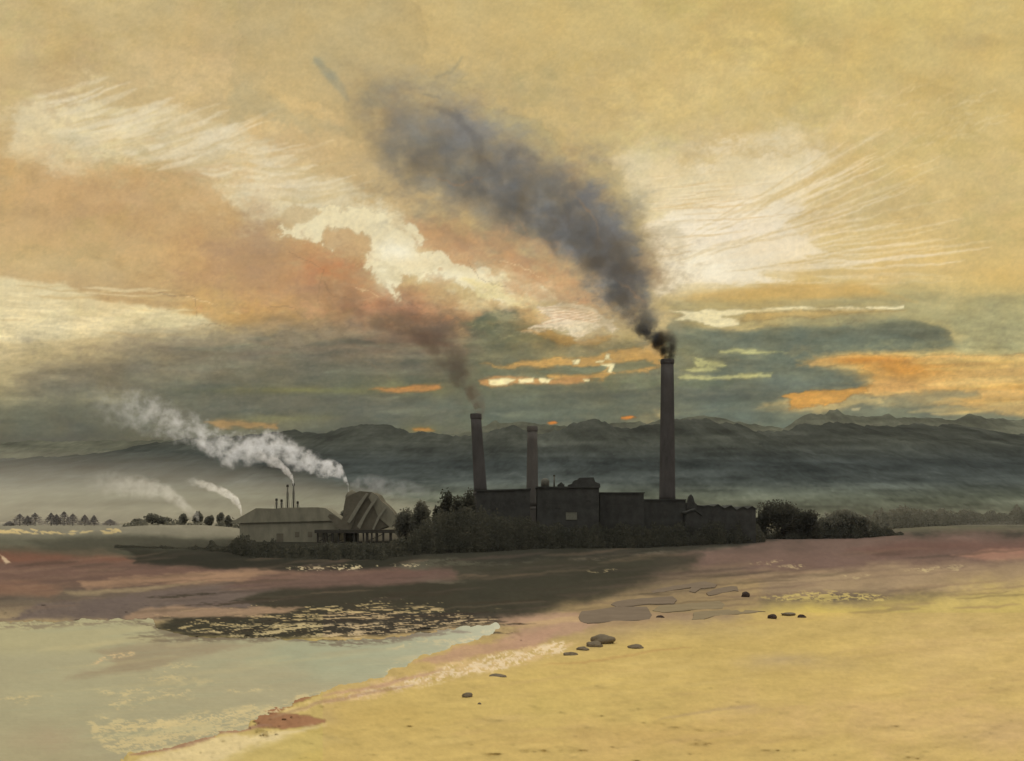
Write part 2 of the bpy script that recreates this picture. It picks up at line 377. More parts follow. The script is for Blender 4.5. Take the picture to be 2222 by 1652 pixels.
# --- left hand streaks again over the wash
for k in range(46):
    x = rr.uniform(60, 640); y = 210+(x-60)*.27+rr.uniform(-20, 90); L_ = rr.uniform(70, 230)
    p.line([(x,y),(x+L_*.5,y-L_*.10),(x+L_,y-L_*.30)] if x < 420 else [(x,y),(x+L_*.5,y+L_*.05),(x+L_,y-L_*.08)], rr.uniform(2, 8), (232,216,180) if k % 3 else (207,184,134), rr.uniform(.25, .55), 3, 8, 60)
# --- orange and cream breaks
OR, CR, YE = (204,140,62), (240,224,172), (214,170,98)
def gap(pts, c=OR, a=.9, soft=3, amp=6, halo=None, edge=.08):
    q = np.asarray(pts, float)
    if halo is not None:
        p.glow(q[:,0].mean(), q[:,1].mean(), (np.ptp(q[:,0]))*.6+8, np.ptp(q[:,1])*.6+6, halo, .5, .3, 30)
    p.wash(pts, c, a, soft, amp, 26, 2.2, edge=edge)
gap([(1160,660),(1240,655),(1300,670),(1340,700),(1325,722),(1290,715),(1262,738),(1240,728),(1215,712),(1140,712),(1180,690)], (244,222,184), .95, 4, 9, (196,148,78))
p.glow(1265, 712, 40, 16, (250,238,204), .9); p.glow(1230,690,50,16,(246,226,196),.7)
for k in range(6): p.line([(1160,668+k*7),(1230,664+k*5),(1310,678+k*4)], 1.4, (200,156,116), .6, 1.2, 3)
gap([(1130,712),(1190,715),(1240,735),(1262,742),(1300,725),(1340,728),(1290,752),(1200,742)], (176,126,56), .6, 6, 8)
gap([(1050,786),(1130,782),(1230,775),(1330,762),(1400,748),(1432,740),(1440,770),(1420,806),(1340,806),(1310,822),(1240,818),(1190,812),(1170,800),(1110,795)], (206,158,84), .85, 6, 8, (160,140,90))
gap([(1160,800),(1230,792),(1320,795),(1310,808),(1230,812),(1180,808)], (112,118,92), .9, 4, 5)
gap([(1330,786),(1400,782),(1432,790),(1380,802),(1320,800)], (106,112,86), .8, 4, 5)
gap([(1040,822),(1070,814),(1130,818),(1200,816),(1290,812),(1270,826),(1180,830),(1070,838),(1045,834)], (203,150,88), .85, 4, 5)
for q in [[(1062,820),(1100,816),(1120,822),(1100,832),(1066,832)],[(1128,820),(1160,818),(1158,826),(1130,828)],[(1168,818),(1200,818),(1192,828),(1172,828)],[(1262,818),(1282,816),(1276,824),(1264,824)],[(1302,790),(1330,788),(1328,808),(1316,806),(1318,796)],
          [(1240,778),(1262,776),(1258,786),(1244,786)],[(1288,780),(1312,778),(1310,784),(1290,784)],[(1320,768),(1330,766),(1328,778),(1318,778)]]:
    gap(q, (244,228,170), .95, 2.5, 3)
for q in [[(1455,672),(1620,670),(1760,662),(1790,666),(1660,676),(1560,684),(1600,690),(1600,704),(1560,708),(1520,696),(1460,694),(1490,682)],
          [(1650,668),(1740,660),(1770,666),(1700,672)],[(1780,664),(1850,662),(1900,668),(1820,672)],[(1880,664),(1960,660),(1956,668),(1890,671)]]:
    gap(q, (244,228,176), .95, 3, 4, (196,170,110))
gap([(1620,676),(1800,668),(1960,668),(1820,680),(1700,688),(1600,692)], (200,164,96), .6, 6, 5)
for q in [[(1476,800),(1530,790),(1560,800),(1500,806)],[(1560,756),(1640,757),(1700,760),(1620,766),(1566,764)],[(1500,776),(1570,782),(1580,792),(1510,788)],[(1470,812),(1560,812),(1640,808),(1640,816),(1540,820),(1470,820)],[(1600,808),(1680,804),(1672,812),(1610,814)]]:
    gap(q, (196,190,126), .8, 4, 5)
gap([(1690,858),(1740,852),(1800,848),(1890,832),(1960,838),(1940,846),(1860,852),(1830,866),(1760,876),(1700,888),(1720,870)], (204,148,66), .95, 3, 7, None, .12)
gap([(1725,788),(1760,776),(1800,772),(1860,764),(1960,770),(2120,766),(2300,772),(2300,905),(2222,900),(2100,880),(2000,870),(1950,862),(1870,850),(1880,838),(1898,826),(1896,812),(1862,800),(1880,786),(1780,792)], (210,168,98), .85, 6, 7, None, .1)
p.glow(1950, 795, 90, 24, (208,144,58), .85); p.glow(1880, 778, 70, 8, (200,132,50), .7); p.glow(1960,835,60,12,(214,160,90),.6)
gap([(1900,862),(1990,848),(2110,842),(2130,858),(2060,872),(1980,880)], (128,126,98), .7, 8, 6)
for k in range(26):
    x = rr.uniform(1960, 2150); y = rr.uniform(772, 900); L_ = rr.uniform(80, 260)
    p.line([(x,y),(x+L_*.5,y-3),(x+L_,y-8)], rr.uniform(2, 6), [(224,190,118),(204,158,82),(218,182,104)][k % 3], rr.uniform(.35, .7), 3, 4, 60)
gap([(1850,882),(1868,880),(1866,887),(1852,887)], (222,204,150), .9, 2, 2)
p.glow(2180, 885, 120, 16, (206,176,110), .6); p.glow(1900,890,80,14,(132,132,104),.5)
gap([(800,843),(850,838),(900,832),(950,830),(960,842),(900,846),(840,848)], (196,132,66), .85, 4, 5, (128,124,70))
gap([(860,838),(900,836),(898,842),(866,842)], (208,140,66), .8, 3, 3)
gap([(440,912),(520,908),(610,912),(600,926),(540,924),(470,930)], (184,138,78), .7, 6, 6, (128,122,82))
gap([(890,928),(930,926),(945,932),(900,934)], (204,140,58), .9, 3, 2, (130,120,64))
gap([(1188,914),(1204,911),(1212,916),(1196,918)], (226,132,34), 1, 2, 1.5); gap([(1348,903),(1372,900),(1382,904),(1360,908),(1350,907)], (226,136,38), 1, 2, 1.5)
p.glow(660, 844, 140, 7, (136,132,72), .6); p.glow(620, 905, 100, 8, (126,122,74), .5)
# --- thin smoke veil high above and old smoke stain
p.wash([(520,0),(900,-30),(920,160),(1000,130),(1010,180),(1100,230),(1180,260),(1230,330),(1240,400),(1100,380),(900,420),(780,300),(740,220),(560,200),(500,180)], (184,164,118), .5, 12, 24, 90, edge=.03, mott=.4)
p.wash([(1000,220),(1100,236),(1180,270),(1222,330),(1216,420),(1100,330)], (184,170,124), .6, 5, 12, 50, edge=.05)
p.glow(810, 205, 34, 26, (136,138,120), .55, .5, 20); p.glow(720,160,14,12,(150,148,124),.5,.5,14); p.glow(690,130,12,10,(156,152,124),.45,.5,14)
p.line([(680,120),(720,165),(760,215)], 9, (144,144,124), .45, 5, 6)
p.line([(945,165),(980,152),(1005,120)], 4, (146,138,108), .4, 3, 4)
p.line([(920,200),(950,206),(960,215)], 3, (130,128,106), .5, 2, 4)
p.wash([(500,180),(560,200),(640,240),(760,270),(760,300),(600,260),(510,250)], (178,164,124), .5, 14, 16, 40)
p.wash([(1290,330),(1330,360),(1380,440),(1400,520),(1420,600),(1440,660),(1340,640),(1360,540),(1320,440),(1270,380)], (176,158,112), .6, 12, 16, 30, edge=.05)
p.glow(1120, 320, 70, 40, (164,152,118), .5); p.glow(1250, 400, 40, 50, (150,142,112), .4)
# smoke of the tall chimney, spread against the sky
BLUE = [(118,120,122),(104,102,96),(136,120,98),(138,144,148),(96,92,86),(166,138,104),(112,112,110),(156,146,120),(150,124,92)]
main_path = [(1400,690,40),(1360,640,60),(1345,580,80),(1300,520,110),(1240,460,135),(1150,410,150),(1050,365,165),(960,310,150),(880,250,110),(820,200,70),(740,150,40)]
drift(main_path, 46, [(176,150,108),(166,146,112),(178,160,120)], .5, 1.15, .5, 1)
drift(main_path[:10], 150, BLUE, .62, .72, .30, 2)
drift(main_path[2:9], 50, [(126,132,140),(114,120,128)], .6, .55, .22, 5)
drift(main_path[1:6], 40, [(90,86,84),(84,84,84)], .55, .6, .20, 6)
drift([(1230,620,60),(1150,560,70),(1050,520,60),(950,480,50)], 26, [(198,148,102),(188,142,102),(204,160,112)], .45, .8, .4, 7)
for q in [[(930,230),(990,250),(1030,300),(1045,350),(1090,380)],[(1090,340),(1130,320),(1180,350)],[(1000,360),(1060,420),(1150,470),(1220,560)],[(1290,470),(1350,560),(1360,640)]]:
    p.line(q, 9, (92,88,84), .35, 7, 14, 30)
for q in [[(1130,470),(1150,510),(1200,530)],[(1250,420),(1290,470),(1300,520)],[(1330,600),(1375,640),(1410,660)],[(940,380),(1000,400),(1060,380)]]:
    p.line(q, 2.2, (176,140,102), .55, 1.5, 12, 24)
# --- drying edges (fine dark threads of cloud)
for q in [[(580,662),(640,668),(700,720),(770,770),(850,820)],[(340,632),(420,640),(430,700),(520,708)],[(690,600),(720,640),(800,660),(860,700)],[(1010,560),(1040,600),(1100,620)],[(630,540),(700,580),(690,660)],[(1800,672),(1830,700),(1880,690)],[(870,640),(930,680),(930,720)],[(1180,790),(1230,800),(1250,780)]]:
    p.line(q, 1.0, (120,98,72), .28, .8, 10, 26, taper=False)
for q in [[(1080,560),(1130,575),(1180,600)],[(760,620),(830,640)],[(400,640),(470,660)]]:
    p.line(q, 1.0, (236,210,164), .5, .8, 8, 20)
# --- paper-like granulation and blooms
lowb = sst(560, 760, v)
p.C *= (1+.06*fbm(u/90, v/46, 9, 5, .65)+.05*fbm(u/6.5, v/5.5, 4, 3, .75)+lowb*(.20*fbm(u/60, v/16, 13, 5, .7)+.07*fbm(u/9, v/7, 1, 3, .75)))[:, None]
p.C *= (1+.05*fbm(u/120+40, v/16, 6, 5, .62)*sst(600, 780, v))[:, None]
p.C += (4*fbm(u/60, v/60, 12, 4))[:, None]*np.array([1, 0, -1.2])
skyC = lin(np.clip(p.C, 0, 255))
# outside the frame the glow overhead brightens, the sky behind the viewer is dusk-dark
azf, elf, dyf = az.ravel(), el.ravel(), dy.ravel()
front = sst(.15, .75, dyf)
up = sst(math.radians(27), math.radians(50), elf)[:, None]
back = (.15+.22*sst(0, .5, elf))[:, None]*np.array([[1.0, .97, .90]])
fade = front[:, None]
skyC = skyC*fade+back*(1-fade)
skyC = skyC*(1-up)+np.array([[1.0, .97, .88]])*ZENITH*up
R = 9600.0
me = grid_mesh("sky", R*np.sin(az)*np.cos(el), R*np.cos(az)*np.cos(el), R*np.sin(el)+H*0, skyC)
m, N, L = mat_new("evening sky")
o_ = N.new("ShaderNodeOutputMaterial"); e_ = N.new("ShaderNodeEmission"); a_ = N.new("ShaderNodeAttribute"); a_.attribute_name = "pigment"
L.new(a_.outputs['Color'], e_.inputs[0]); L.new(e_.outputs[0], o_.inputs[0])
m.cycles.emission_sampling = 'NONE'
sky = link("sky", me, m); sky["kind"] = "structure"; sky.visible_shadow = False   # lets the low sun shine in

# ================================================================== GROUND
US = lines([(-9000, -900, 450), (-900, -60, 60), (-60, 2290, 2.6), (2290, 3100, 60), (3100, 11200, 450)])
VS = np.array(list(V0+np.array([3.4, 4, 5, 6.5, 8, 10, 12.5, 15, 18]))+list(np.arange(1140, 1400, 1.5))+list(np.arange(1400, 1670, 2.5))+[1675, 1690, 1720, 1760, 1820, 1900, 2020, 2200])
VS = np.unique(np.round(np.r_[VS[(VS < 1140) | (VS > 1177)], np.arange(1140, 1177, .75)], 3))
gu, gv0 = np.meshgrid(US, VS)
def swell(a, dist):
    "low rise of the fields at far left"
    vc = np.interp(a, [-400, 240, 320, 500, 600], [1151, 1150, 1143, 1142, 1158])
    zc = np.maximum(H-(vc-V0)*650/F, 0)*np.interp(a, [-3000, -900, 440, 700], [0, 1, 1, 0])
    t_ = np.clip((dist-520)/130, 0, 1); b_ = np.clip((dist-650)/2600, 0, 1)
    return zc*t_*t_*(3-2*t_)*(1-b_)
def ground_z(a, dist): return float(swell(float(a), float(dist)))
gv = np.where(gv0 < 1190, V0+(H-swell(gu, gd(gv0)))/gd(gv0)*F, gv0)
g = Painter(gu, gv, (190,165,95))
u, v = g.U, g.V
WATER = [(-900,1352),(0,1352),(170,1345),(330,1342),(350,1366),(420,1384),(560,1386),(700,1390),(830,1386),(930,1372),(1000,1362),(1084,1352),(1092,1364),(1060,1378),(1030,1388),(965,1406),(905,1424),(860,1452),(800,1478),(735,1490),(690,1508),(640,1522),(585,1545),(560,1556),(545,1580),(480,1590),(430,1606),(360,1622),(270,1640),(210,1700),(-900,1900)]
# base bands, far to near
base = ramp(v, [1120, 1140, 1160, 1185, 1215, 1250, 1300, 1340, 1400, 1650, 2000],
            [(122,114,88),(104,98,76),(84,78,62),(66,60,48),(104,82,66),(110,90,72),(100,88,72),(150,130,96),(188,164,96),(188,164,100),(180,160,100)])
g.C = base
g.wash([(-900,1130),(540,1134),(540,1174),(300,1187),(-900,1190)], (132,125,102), .95, 5, 5, 40, 3, mott=.25)
for k in range(40):
    x = rr.uniform(-20, 260); g.line([(x,1150+rr.uniform(-2,10)),(x+rr.uniform(6,30),1150+rr.uniform(-2,10))], rr.uniform(1,2.2), (206,180,120), .8, 1.2, 3, 12, dry=.0)
g.wash([(-900,1185),(240,1190),(330,1200),(300,1215),(-900,1260)], (118,84,65), .85, 9, 8, 40, 3, mott=.3)
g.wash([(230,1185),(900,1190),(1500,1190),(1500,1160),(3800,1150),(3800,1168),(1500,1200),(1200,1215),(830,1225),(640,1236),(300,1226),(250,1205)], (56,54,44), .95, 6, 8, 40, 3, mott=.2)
g.wash([(-900,1225),(400,1222),(640,1234),(900,1225),(1060,1240),(900,1262),(600,1250),(300,1268),(-900,1310)], (108,84,70), .8, 12, 8, 50, 3, mott=.4)
g.wash([(160,1262),(360,1248),(560,1236),(650,1244),(720,1252),(500,1262),(300,1272),(200,1280)], (148,118,90), .9, 5, 6, 30, 3, mott=.3)
g.wash([(-900,1290),(120,1292),(150,1275),(80,1262),(-900,1260)], (140,105,80), .6, 8, 6, 40, 3)
g.wash([(-900,1345),(0,1342),(100,1312),(300,1285),(560,1262),(620,1290),(540,1330),(350,1345),(170,1344)], (106,92,80), .9, 7, 8, 40, 3, mott=.35)
g.wash([(130,1288),(300,1276),(440,1262),(300,1284),(160,1296)], (160,140,102), .6, 4, 5, 30, 3)
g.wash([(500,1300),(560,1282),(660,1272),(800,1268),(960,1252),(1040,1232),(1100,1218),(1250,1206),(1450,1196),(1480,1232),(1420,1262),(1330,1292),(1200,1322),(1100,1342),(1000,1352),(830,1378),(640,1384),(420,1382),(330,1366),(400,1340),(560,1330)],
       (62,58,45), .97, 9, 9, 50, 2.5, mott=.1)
g.wash([(1000,1345),(1080,1290),(1200,1270),(1400,1250),(1500,1222),(1560,1240),(1400,1280),(1240,1318),(1100,1346)], (92,80,60), .6, 16, 9, 50, 2.5)
g.wash([(540,1178),(900,1170),(1300,1190),(1240,1212),(1080,1210),(860,1232),(700,1238),(560,1234)], (54,52,42), .9, 6, 6, 40, 3)
g.wash([(830,1225),(1000,1212),(1180,1205),(1230,1204),(1150,1228),(1040,1236),(900,1240)], (92,88,70), .8, 4, 6, 30, 3, mott=.4)
g.wash([(860,1262),(930,1240),(1040,1236),(1060,1256),(960,1266)], (106,96,78), .8, 4, 6, 30, 3)
g.wash([(1240,1205),(1400,1190),(1560,1178),(1640,1184),(1500,1200),(1380,1204),(1280,1208)], (118,102,84), .85, 4, 6, 30, 3, mott=.3)
g.wash([(1440,1190),(1560,1172),(1700,1168),(2000,1160),(3800,1150),(3800,1222),(2000,1240),(1900,1246),(1700,1238),(1560,1252),(1440,1262),(1420,1230)], (116,94,80), .85, 14, 10, 60, 2.5, mott=.35)
g.wash([(1840,1190),(1960,1176),(3800,1166),(3800,1182),(2040,1200),(1900,1204)], (106,76,64), .6, 12, 6, 40, 3, mott=.4)
g.wash([(2050,1205),(2150,1190),(3800,1184),(3800,1214),(2150,1218)], (158,118,94), .75, 6, 6, 40, 3)
g.wash([(1960,1122),(3800,1124),(3800,1150),(2100,1146),(1960,1142)], (86,82,66), .8, 4, 4, 40, 3)
g.wash([(1560,1250),(1750,1238),(1960,1222),(3800,1200),(3800,1280),(1900,1280),(1700,1300),(1600,1290)], (164,140,104), .8, 14, 10, 60, 2.5, mott=.3)
g.wash([(1380,1275),(1560,1252),(1650,1262),(1640,1330),(1400,1350),(1200,1370),(1150,1345),(1250,1310)], (158,134,92), .8, 16, 10, 60, 2, mott=.3)
g.wash([(1000,1352),(1100,1338),(1200,1328),(1280,1330),(1300,1352),(1260,1370),(1180,1392),(1080,1400),(1120,1372),(1090,1350)], (172,142,106), .9, 8, 8, 40, 2)
g.wash([(980,1404),(1090,1388),(1220,1366),(1180,1396),(1050,1424),(960,1436),(900,1440)], (178,144,108), .85, 6, 6, 30, 2, mott=.2)
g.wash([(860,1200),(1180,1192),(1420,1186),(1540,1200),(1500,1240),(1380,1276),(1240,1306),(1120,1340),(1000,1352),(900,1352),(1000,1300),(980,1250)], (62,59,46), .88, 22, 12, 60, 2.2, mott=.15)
g.wash([(900,1214),(1060,1208),(1180,1212),(1120,1226),(1010,1230),(900,1234),(820,1240)], (86,82,66), .7, 4, 6, 30, 3, dry=-.05, dax=5, dsc=4)
g.wash([(1230,1212),(1300,1200),(1400,1190),(1560,1178),(1640,1184),(1500,1200),(1380,1206),(1290,1214)], (104,95,78), .8, 5, 6, 30, 3, dry=-.1, dax=5, dsc=4)
g.wash([(1360,1290),(1420,1250),(1540,1225),(1640,1230),(1580,1262),(1480,1290)], (118,102,78), .6, 18, 10, 50, 2)
g.wash([(-60,1168),(300,1160),(520,1168),(560,1182),(400,1206),(200,1206),(-60,1190)], (84,82,64), .7, 10, 5, 40, 3, mott=.3)
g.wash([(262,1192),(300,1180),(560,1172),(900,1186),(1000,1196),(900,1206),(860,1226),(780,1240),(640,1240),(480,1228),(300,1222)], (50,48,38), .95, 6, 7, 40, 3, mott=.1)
g.wash([(560,1246),(700,1240),(980,1236),(1000,1258),(760,1270),(560,1284),(480,1276)], (104,82,70), .75, 8, 7, 40, 3, mott=.3)
for k in range(70):
    x = rr.uniform(300, 980); y = rr.uniform(1290, 1386); L_ = rr.uniform(50, 240)
    g.line([(x,y),(x+L_*.5,y-L_*.03),(x+L_,y-L_*.06)], rr.uniform(1.2, 4), (64,57,44), rr.uniform(.5, .85), 1.6, 4, 30, dry=-.1)
g.wash([(900,1176),(1300,1170),(1660,1160),(1680,1176),(1560,1186),(1440,1196),(1300,1212),(1120,1222),(980,1216),(900,1210)], (54,52,42), .9, 7, 7, 40, 3, mott=.15)
g.wash([(60,1172),(300,1164),(560,1168),(560,1186),(300,1196),(120,1190)], (72,69,55), .8, 8, 6, 40, 3, mott=.3)
# open sand
g.wash([(1240,1420),(1500,1352),(1700,1310),(2000,1296),(3800,1250),(3800,1700),(700,1700),(620,1600),(700,1530),(900,1480)], (192,168,94), .85, 26, 16, 90, 2, mott=.15)
for (x, y, rx, ry, c, a) in [(1960,1560,300,70,(200,170,108),.7),(2100,1420,160,60,(202,176,112),.6),(1400,1600,200,40,(198,168,104),.5),(1500,1600,300,40,(184,156,86),.5),(1200,1540,240,40,(196,174,96),.6),(2150,1300,140,30,(206,180,104),.7),(1750,1330,120,14,(204,178,92),.7),
        (1560,1370,120,20,(172,152,96),.5),(1700,1440,120,16,(168,148,100),.45),(1610,1540,44,9,(160,138,98),.5),(1720,1430,60,10,(158,140,104),.4),(1250,1480,200,30,(200,176,96),.5),(800,1560,140,30,(194,168,92),.6),
        (1900,1500,200,30,(202,176,98),.4),(2100,1450,200,40,(198,172,98),.4),(680,1560,60,16,(172,150,96),.5),(1170,1530,14,26,(182,162,88),.5),(2150,1600,120,50,(194,166,108),.6)]:
    g.glow(x, y, rx, ry, c, a, .5, 60)
for k in range(120):
    x = rr.uniform(900, 2200); y = rr.uniform(1360, 1640); L_ = rr.uniform(60, 340)
    g.line([(x,y),(x+L_*.5,y-L_*.07),(x+L_,y-L_*.11)], rr.uniform(1.5, 7), [(176,152,88),(204,180,106),(182,154,96)][k % 3], rr.uniform(.12, .3), 4, 6, 60)
g.line([(1170,1442),(1290,1436),(1400,1416),(1500,1404)], 3, (178,146,84), .6, 2, 4)
g.line([(1430,1562),(1500,1548),(1600,1536),(1640,1530)], 3, (164,142,98), .5, 3, 4, dry=.0)
# dried mud rim and cream wash along the shore
g.wash([(1250,1388),(1120,1412),(980,1432),(900,1460),(780,1492),(700,1515),(620,1540),(600,1556),(640,1548),(760,1520),(900,1492),(1040,1462),(1200,1420)], (206,178,118), .85, 6, 8, 30, 2, dry=-.05, dax=3, dsc=6, slope=.2)
g.wash([(1230,1394),(1060,1424),(960,1446),(860,1486),(740,1512),(740,1520),(900,1490),(1060,1456),(1220,1416)], (226,206,156), .8, 5, 8, 26, 2, dry=.08, dax=2, dsc=5, slope=.2)
g.wash([(540,1556),(585,1532),(640,1512),(680,1510),(620,1536),(610,1548),(660,1552),(700,1562),(690,1576),(610,1582),(560,1580)], (150,108,76), .95, 4, 5, 26, 2, edge=.08)
g.line([(280,1640),(400,1616),(460,1600),(440,1590),(520,1584),(590,1572)], 6, (152,116,92), .8, 3, 5)
g.wash([(300,1652),(430,1612),(500,1594),(620,1588),(700,1580),(600,1610),(500,1650),(420,1690),(250,1700)], (212,190,136), .9, 8, 8, 40, 2, mott=.2)
g.wash([(480,1652),(560,1610),(700,1586),(760,1600),(640,1640),(560,1690)], (190,168,100), .7, 12, 10, 40, 2)
g.line([(580,1560),(700,1524),(900,1486)], 4, (160,130,96), .6, 3, 4)
g.line([(700,1510),(840,1486),(960,1452)], 4, (178,142,110), .6, 3, 5)
# dry-brush flecks in the dark bank
g.wash([(330,1330),(560,1306),(760,1296),(980,1310),(1100,1330),(1060,1352),(940,1366),(830,1380),(560,1384),(380,1372)], (196,172,118), .8, 4, 6, 26, 2, dry=.48, dax=14, dsc=2.6, slope=.06)
g.wash([(500,1330),(700,1322),(940,1318),(1000,1330),(820,1345),(560,1345)], (198,172,118), .8, 4, 6, 26, 2, dry=.28, dax=14, dsc=2.6)
g.wash([(400,1372),(560,1356),(800,1352),(1000,1344),(1060,1354),(850,1380),(560,1386)], (200,178,126), .85, 3, 5, 26, 2, dry=.26, dax=12, dsc=2.6, slope=.08)
g.wash([(620,1232),(900,1222),(940,1230),(640,1240)], (206,186,140), .9, 3, 4, 20, 3, dry=.30, dax=3, dsc=3)
g.wash([(260,1340),(330,1320),(560,1312),(650,1318),(560,1334),(330,1345)], (156,128,98), .85, 4, 6, 30, 3, mott=.2)
g.wash([(1640,1292),(1760,1280),(1930,1290),(1900,1305),(1700,1304)], (204,180,104), .8, 5, 5, 30, 3, dry=.1, dax=3, dsc=4)
for (x, y) in [(1850,1252),(2000,1238),(1660,1222),(1310,1240),(1720,1232),(2060,1234)]:
    g.wash([(x-36,y),(x,y-4),(x+34,y-6),(x+10,y+4)], (190,168,120), .8, 3, 4, 16, 2, dry=.1, dax=3, dsc=3)
g.wash([(0,1205),(14,1212),(26,1224),(8,1222)], (206,180,140), .8, 2, 3, 12, dry=.0, dax=2, dsc=3)
for k in range(160):
    x = rr.uniform(-60, 2100); y = rr.uniform(1200, 1330); L_ = rr.uniform(60, 300)
    g.line([(x,y),(x+L_*.5,y-L_*.03),(x+L_,y-L_*.07)], rr.uniform(1, 4), [(64,56,46),(134,108,84),(98,80,68)][k % 3], rr.uniform(.12, .35), 2.5, 5, 50)
g.C *= (1+.07*fbm(u/70, v/18, 9, 5, .65)+.04*fbm(u/7, v/4, 4, 3, .7))[:, None]
sandy = ((v > 1330) & (u > 700))[:, None]; g.C = np.where(sandy, g.C*np.array([1.005,.985,1.03]), g.C)
# heights: banks and sand stand above the water, the bed below it
n1 = fbm(u/26, v/16, 2, 5, .65); n2 = fbm(u/90, v/30, 5, 4, .6)
sdw = sdf(u+n1*16+n2*12, v+n1*7+2*fbm(u/40, v/3, 6, 3, .7), WATER)
# sand bars breaking the surface
bars = Painter(gu, gv, (0, 0, 0))
for q in [[(560,1548),(600,1536),(640,1524),(600,1544)]]+0*[[(215,1548),(260,1560),(330,1562),(380,1574),(300,1572),(240,1566)],[(240,1524),(330,1514),(400,1502),(420,1506),(330,1526),(260,1534)],[(210,1500),(300,1496),(390,1490),(300,1504),(240,1510)],
          [(230,1600),(330,1580),(470,1560),(560,1540),(480,1580),(400,1600),(280,1616)],[(190,1438),(260,1420),(300,1410),(290,1420),(230,1436)],[(-60,1524),(60,1518),(120,1512),(100,1520),(0,1530)],[(320,1482),(400,1470),(470,1476),(400,1482)],[(340,1440),(410,1428),(400,1438)],[(520,1502),(580,1490),(576,1498)]]:
    bars.wash(q, (1, 1, 1), 1, 3, 7, 20, 2, dry=-.04, dax=4, dsc=3.5, slope=.12)
bm_ = bars.C[:, 0]
g.C = g.C*(1-bm_[:, None])+np.array([214, 192, 140])*bm_[:, None]
z = np.where(sdw > 0, -np.clip(sdw*.03, 0, .5), np.clip(-sdw*.02, 0, .9))
z = z+bm_*(.04-np.minimum(z, 0))
z = z+np.where(sdw < -10, .25*n2*np.clip((-sdw-10)/80, 0, 1), 0)
v_ = gv0.ravel(); z = np.where(v_ < 1190, 0, z); d = gd(v_, z); z = z+np.where(v_ < 1190, swell(u, d), 0)
near = np.clip((50-d)/40, 0, 1)
z = z+near**1.3*8.0*(v > 1660)
X = (u-U0)/F*d
ILL = np.array([1.07, 1.02, .87])                                                # light falling on level ground (radiance per unit albedo)
alb = lin(np.clip(g.C, 0, 255))/ILL
shp = gu.shape
# rows behind the viewer complete the hill
Xg, Yg, Zg = X.reshape(shp), d.reshape(shp), z.reshape(shp); Ag = alb.reshape(*shp, 3)
for yb in (12, 0, -40, -200):
    Xg = np.vstack([Xg, np.linspace(-400, 400, shp[1])[None]]); Yg = np.vstack([Yg, np.full((1, shp[1]), float(yb))])
    Zg = np.vstack([Zg, np.full((1, shp[1]), 9.3)]); Ag = np.concatenate([Ag, Ag[-1:]], 0)
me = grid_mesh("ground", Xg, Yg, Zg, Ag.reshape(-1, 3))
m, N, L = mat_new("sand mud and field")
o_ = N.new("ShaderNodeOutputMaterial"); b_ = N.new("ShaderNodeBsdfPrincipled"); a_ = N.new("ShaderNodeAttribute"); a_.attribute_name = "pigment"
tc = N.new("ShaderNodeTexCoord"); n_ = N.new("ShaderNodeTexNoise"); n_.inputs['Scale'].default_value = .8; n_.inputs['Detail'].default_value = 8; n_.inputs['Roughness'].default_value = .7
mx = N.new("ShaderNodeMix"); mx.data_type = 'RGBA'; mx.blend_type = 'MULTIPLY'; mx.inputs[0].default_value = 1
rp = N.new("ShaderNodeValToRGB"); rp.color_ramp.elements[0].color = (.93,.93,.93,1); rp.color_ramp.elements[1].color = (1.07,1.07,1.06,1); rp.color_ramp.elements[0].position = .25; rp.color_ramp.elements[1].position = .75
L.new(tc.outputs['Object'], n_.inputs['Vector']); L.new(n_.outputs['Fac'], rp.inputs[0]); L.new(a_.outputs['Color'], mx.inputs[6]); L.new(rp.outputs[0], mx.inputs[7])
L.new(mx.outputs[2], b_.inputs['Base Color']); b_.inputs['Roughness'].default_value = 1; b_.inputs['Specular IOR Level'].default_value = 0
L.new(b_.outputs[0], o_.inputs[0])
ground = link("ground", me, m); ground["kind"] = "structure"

# ---- water
WU = lines([(-900, -60, 60), (-60, 1130, 3)]); WV = np.r_[np.arange(1338, 1660, 1.8), 1680, 1740, 1840]
wu_, wv_ = np.meshgrid(WU, WV)
q = Painter(wu_, wv_, (170,163,126)); a_, b_ = q.U, q.V
q.C = ramp(b_, [1338, 1380, 1430, 1500, 1560, 1660], [(158,156,124),(156,155,125),(158,154,124),(160,154,123),(158,153,123),(160,152,120)])
q.wash([(620,1384),(830,1380),(1000,1352),(1120,1340),(1120,1380),(980,1420),(860,1470),(700,1470),(560,1440)], (150,157,130), .75, 24, 10, 60, 2.5)
q.wash([(-900,1345),(330,1340),(380,1380),(200,1410),(-900,1440)], (170,163,124), .7, 16, 8, 60, 3)
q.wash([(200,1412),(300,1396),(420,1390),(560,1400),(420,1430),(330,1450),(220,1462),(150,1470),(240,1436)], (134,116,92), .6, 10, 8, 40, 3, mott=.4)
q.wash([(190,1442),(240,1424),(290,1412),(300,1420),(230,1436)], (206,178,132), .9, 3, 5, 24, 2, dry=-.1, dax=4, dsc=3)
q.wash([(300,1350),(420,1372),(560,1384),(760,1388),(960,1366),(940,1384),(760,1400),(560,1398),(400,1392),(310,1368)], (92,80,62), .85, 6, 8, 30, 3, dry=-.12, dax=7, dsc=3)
q.wash([(-60,1350),(100,1348),(320,1344),(340,1356),(200,1362),(0,1366)], (112,100,82), .7, 4, 5, 30, 3, dry=.08, dax=7, dsc=3)
q.glow(100, 1610, 70, 30, (158,138,112), .4); q.glow(300, 1640, 90, 20, (150,146,124), .5); q.glow(150,1500,160,30,(160,160,130),.4)
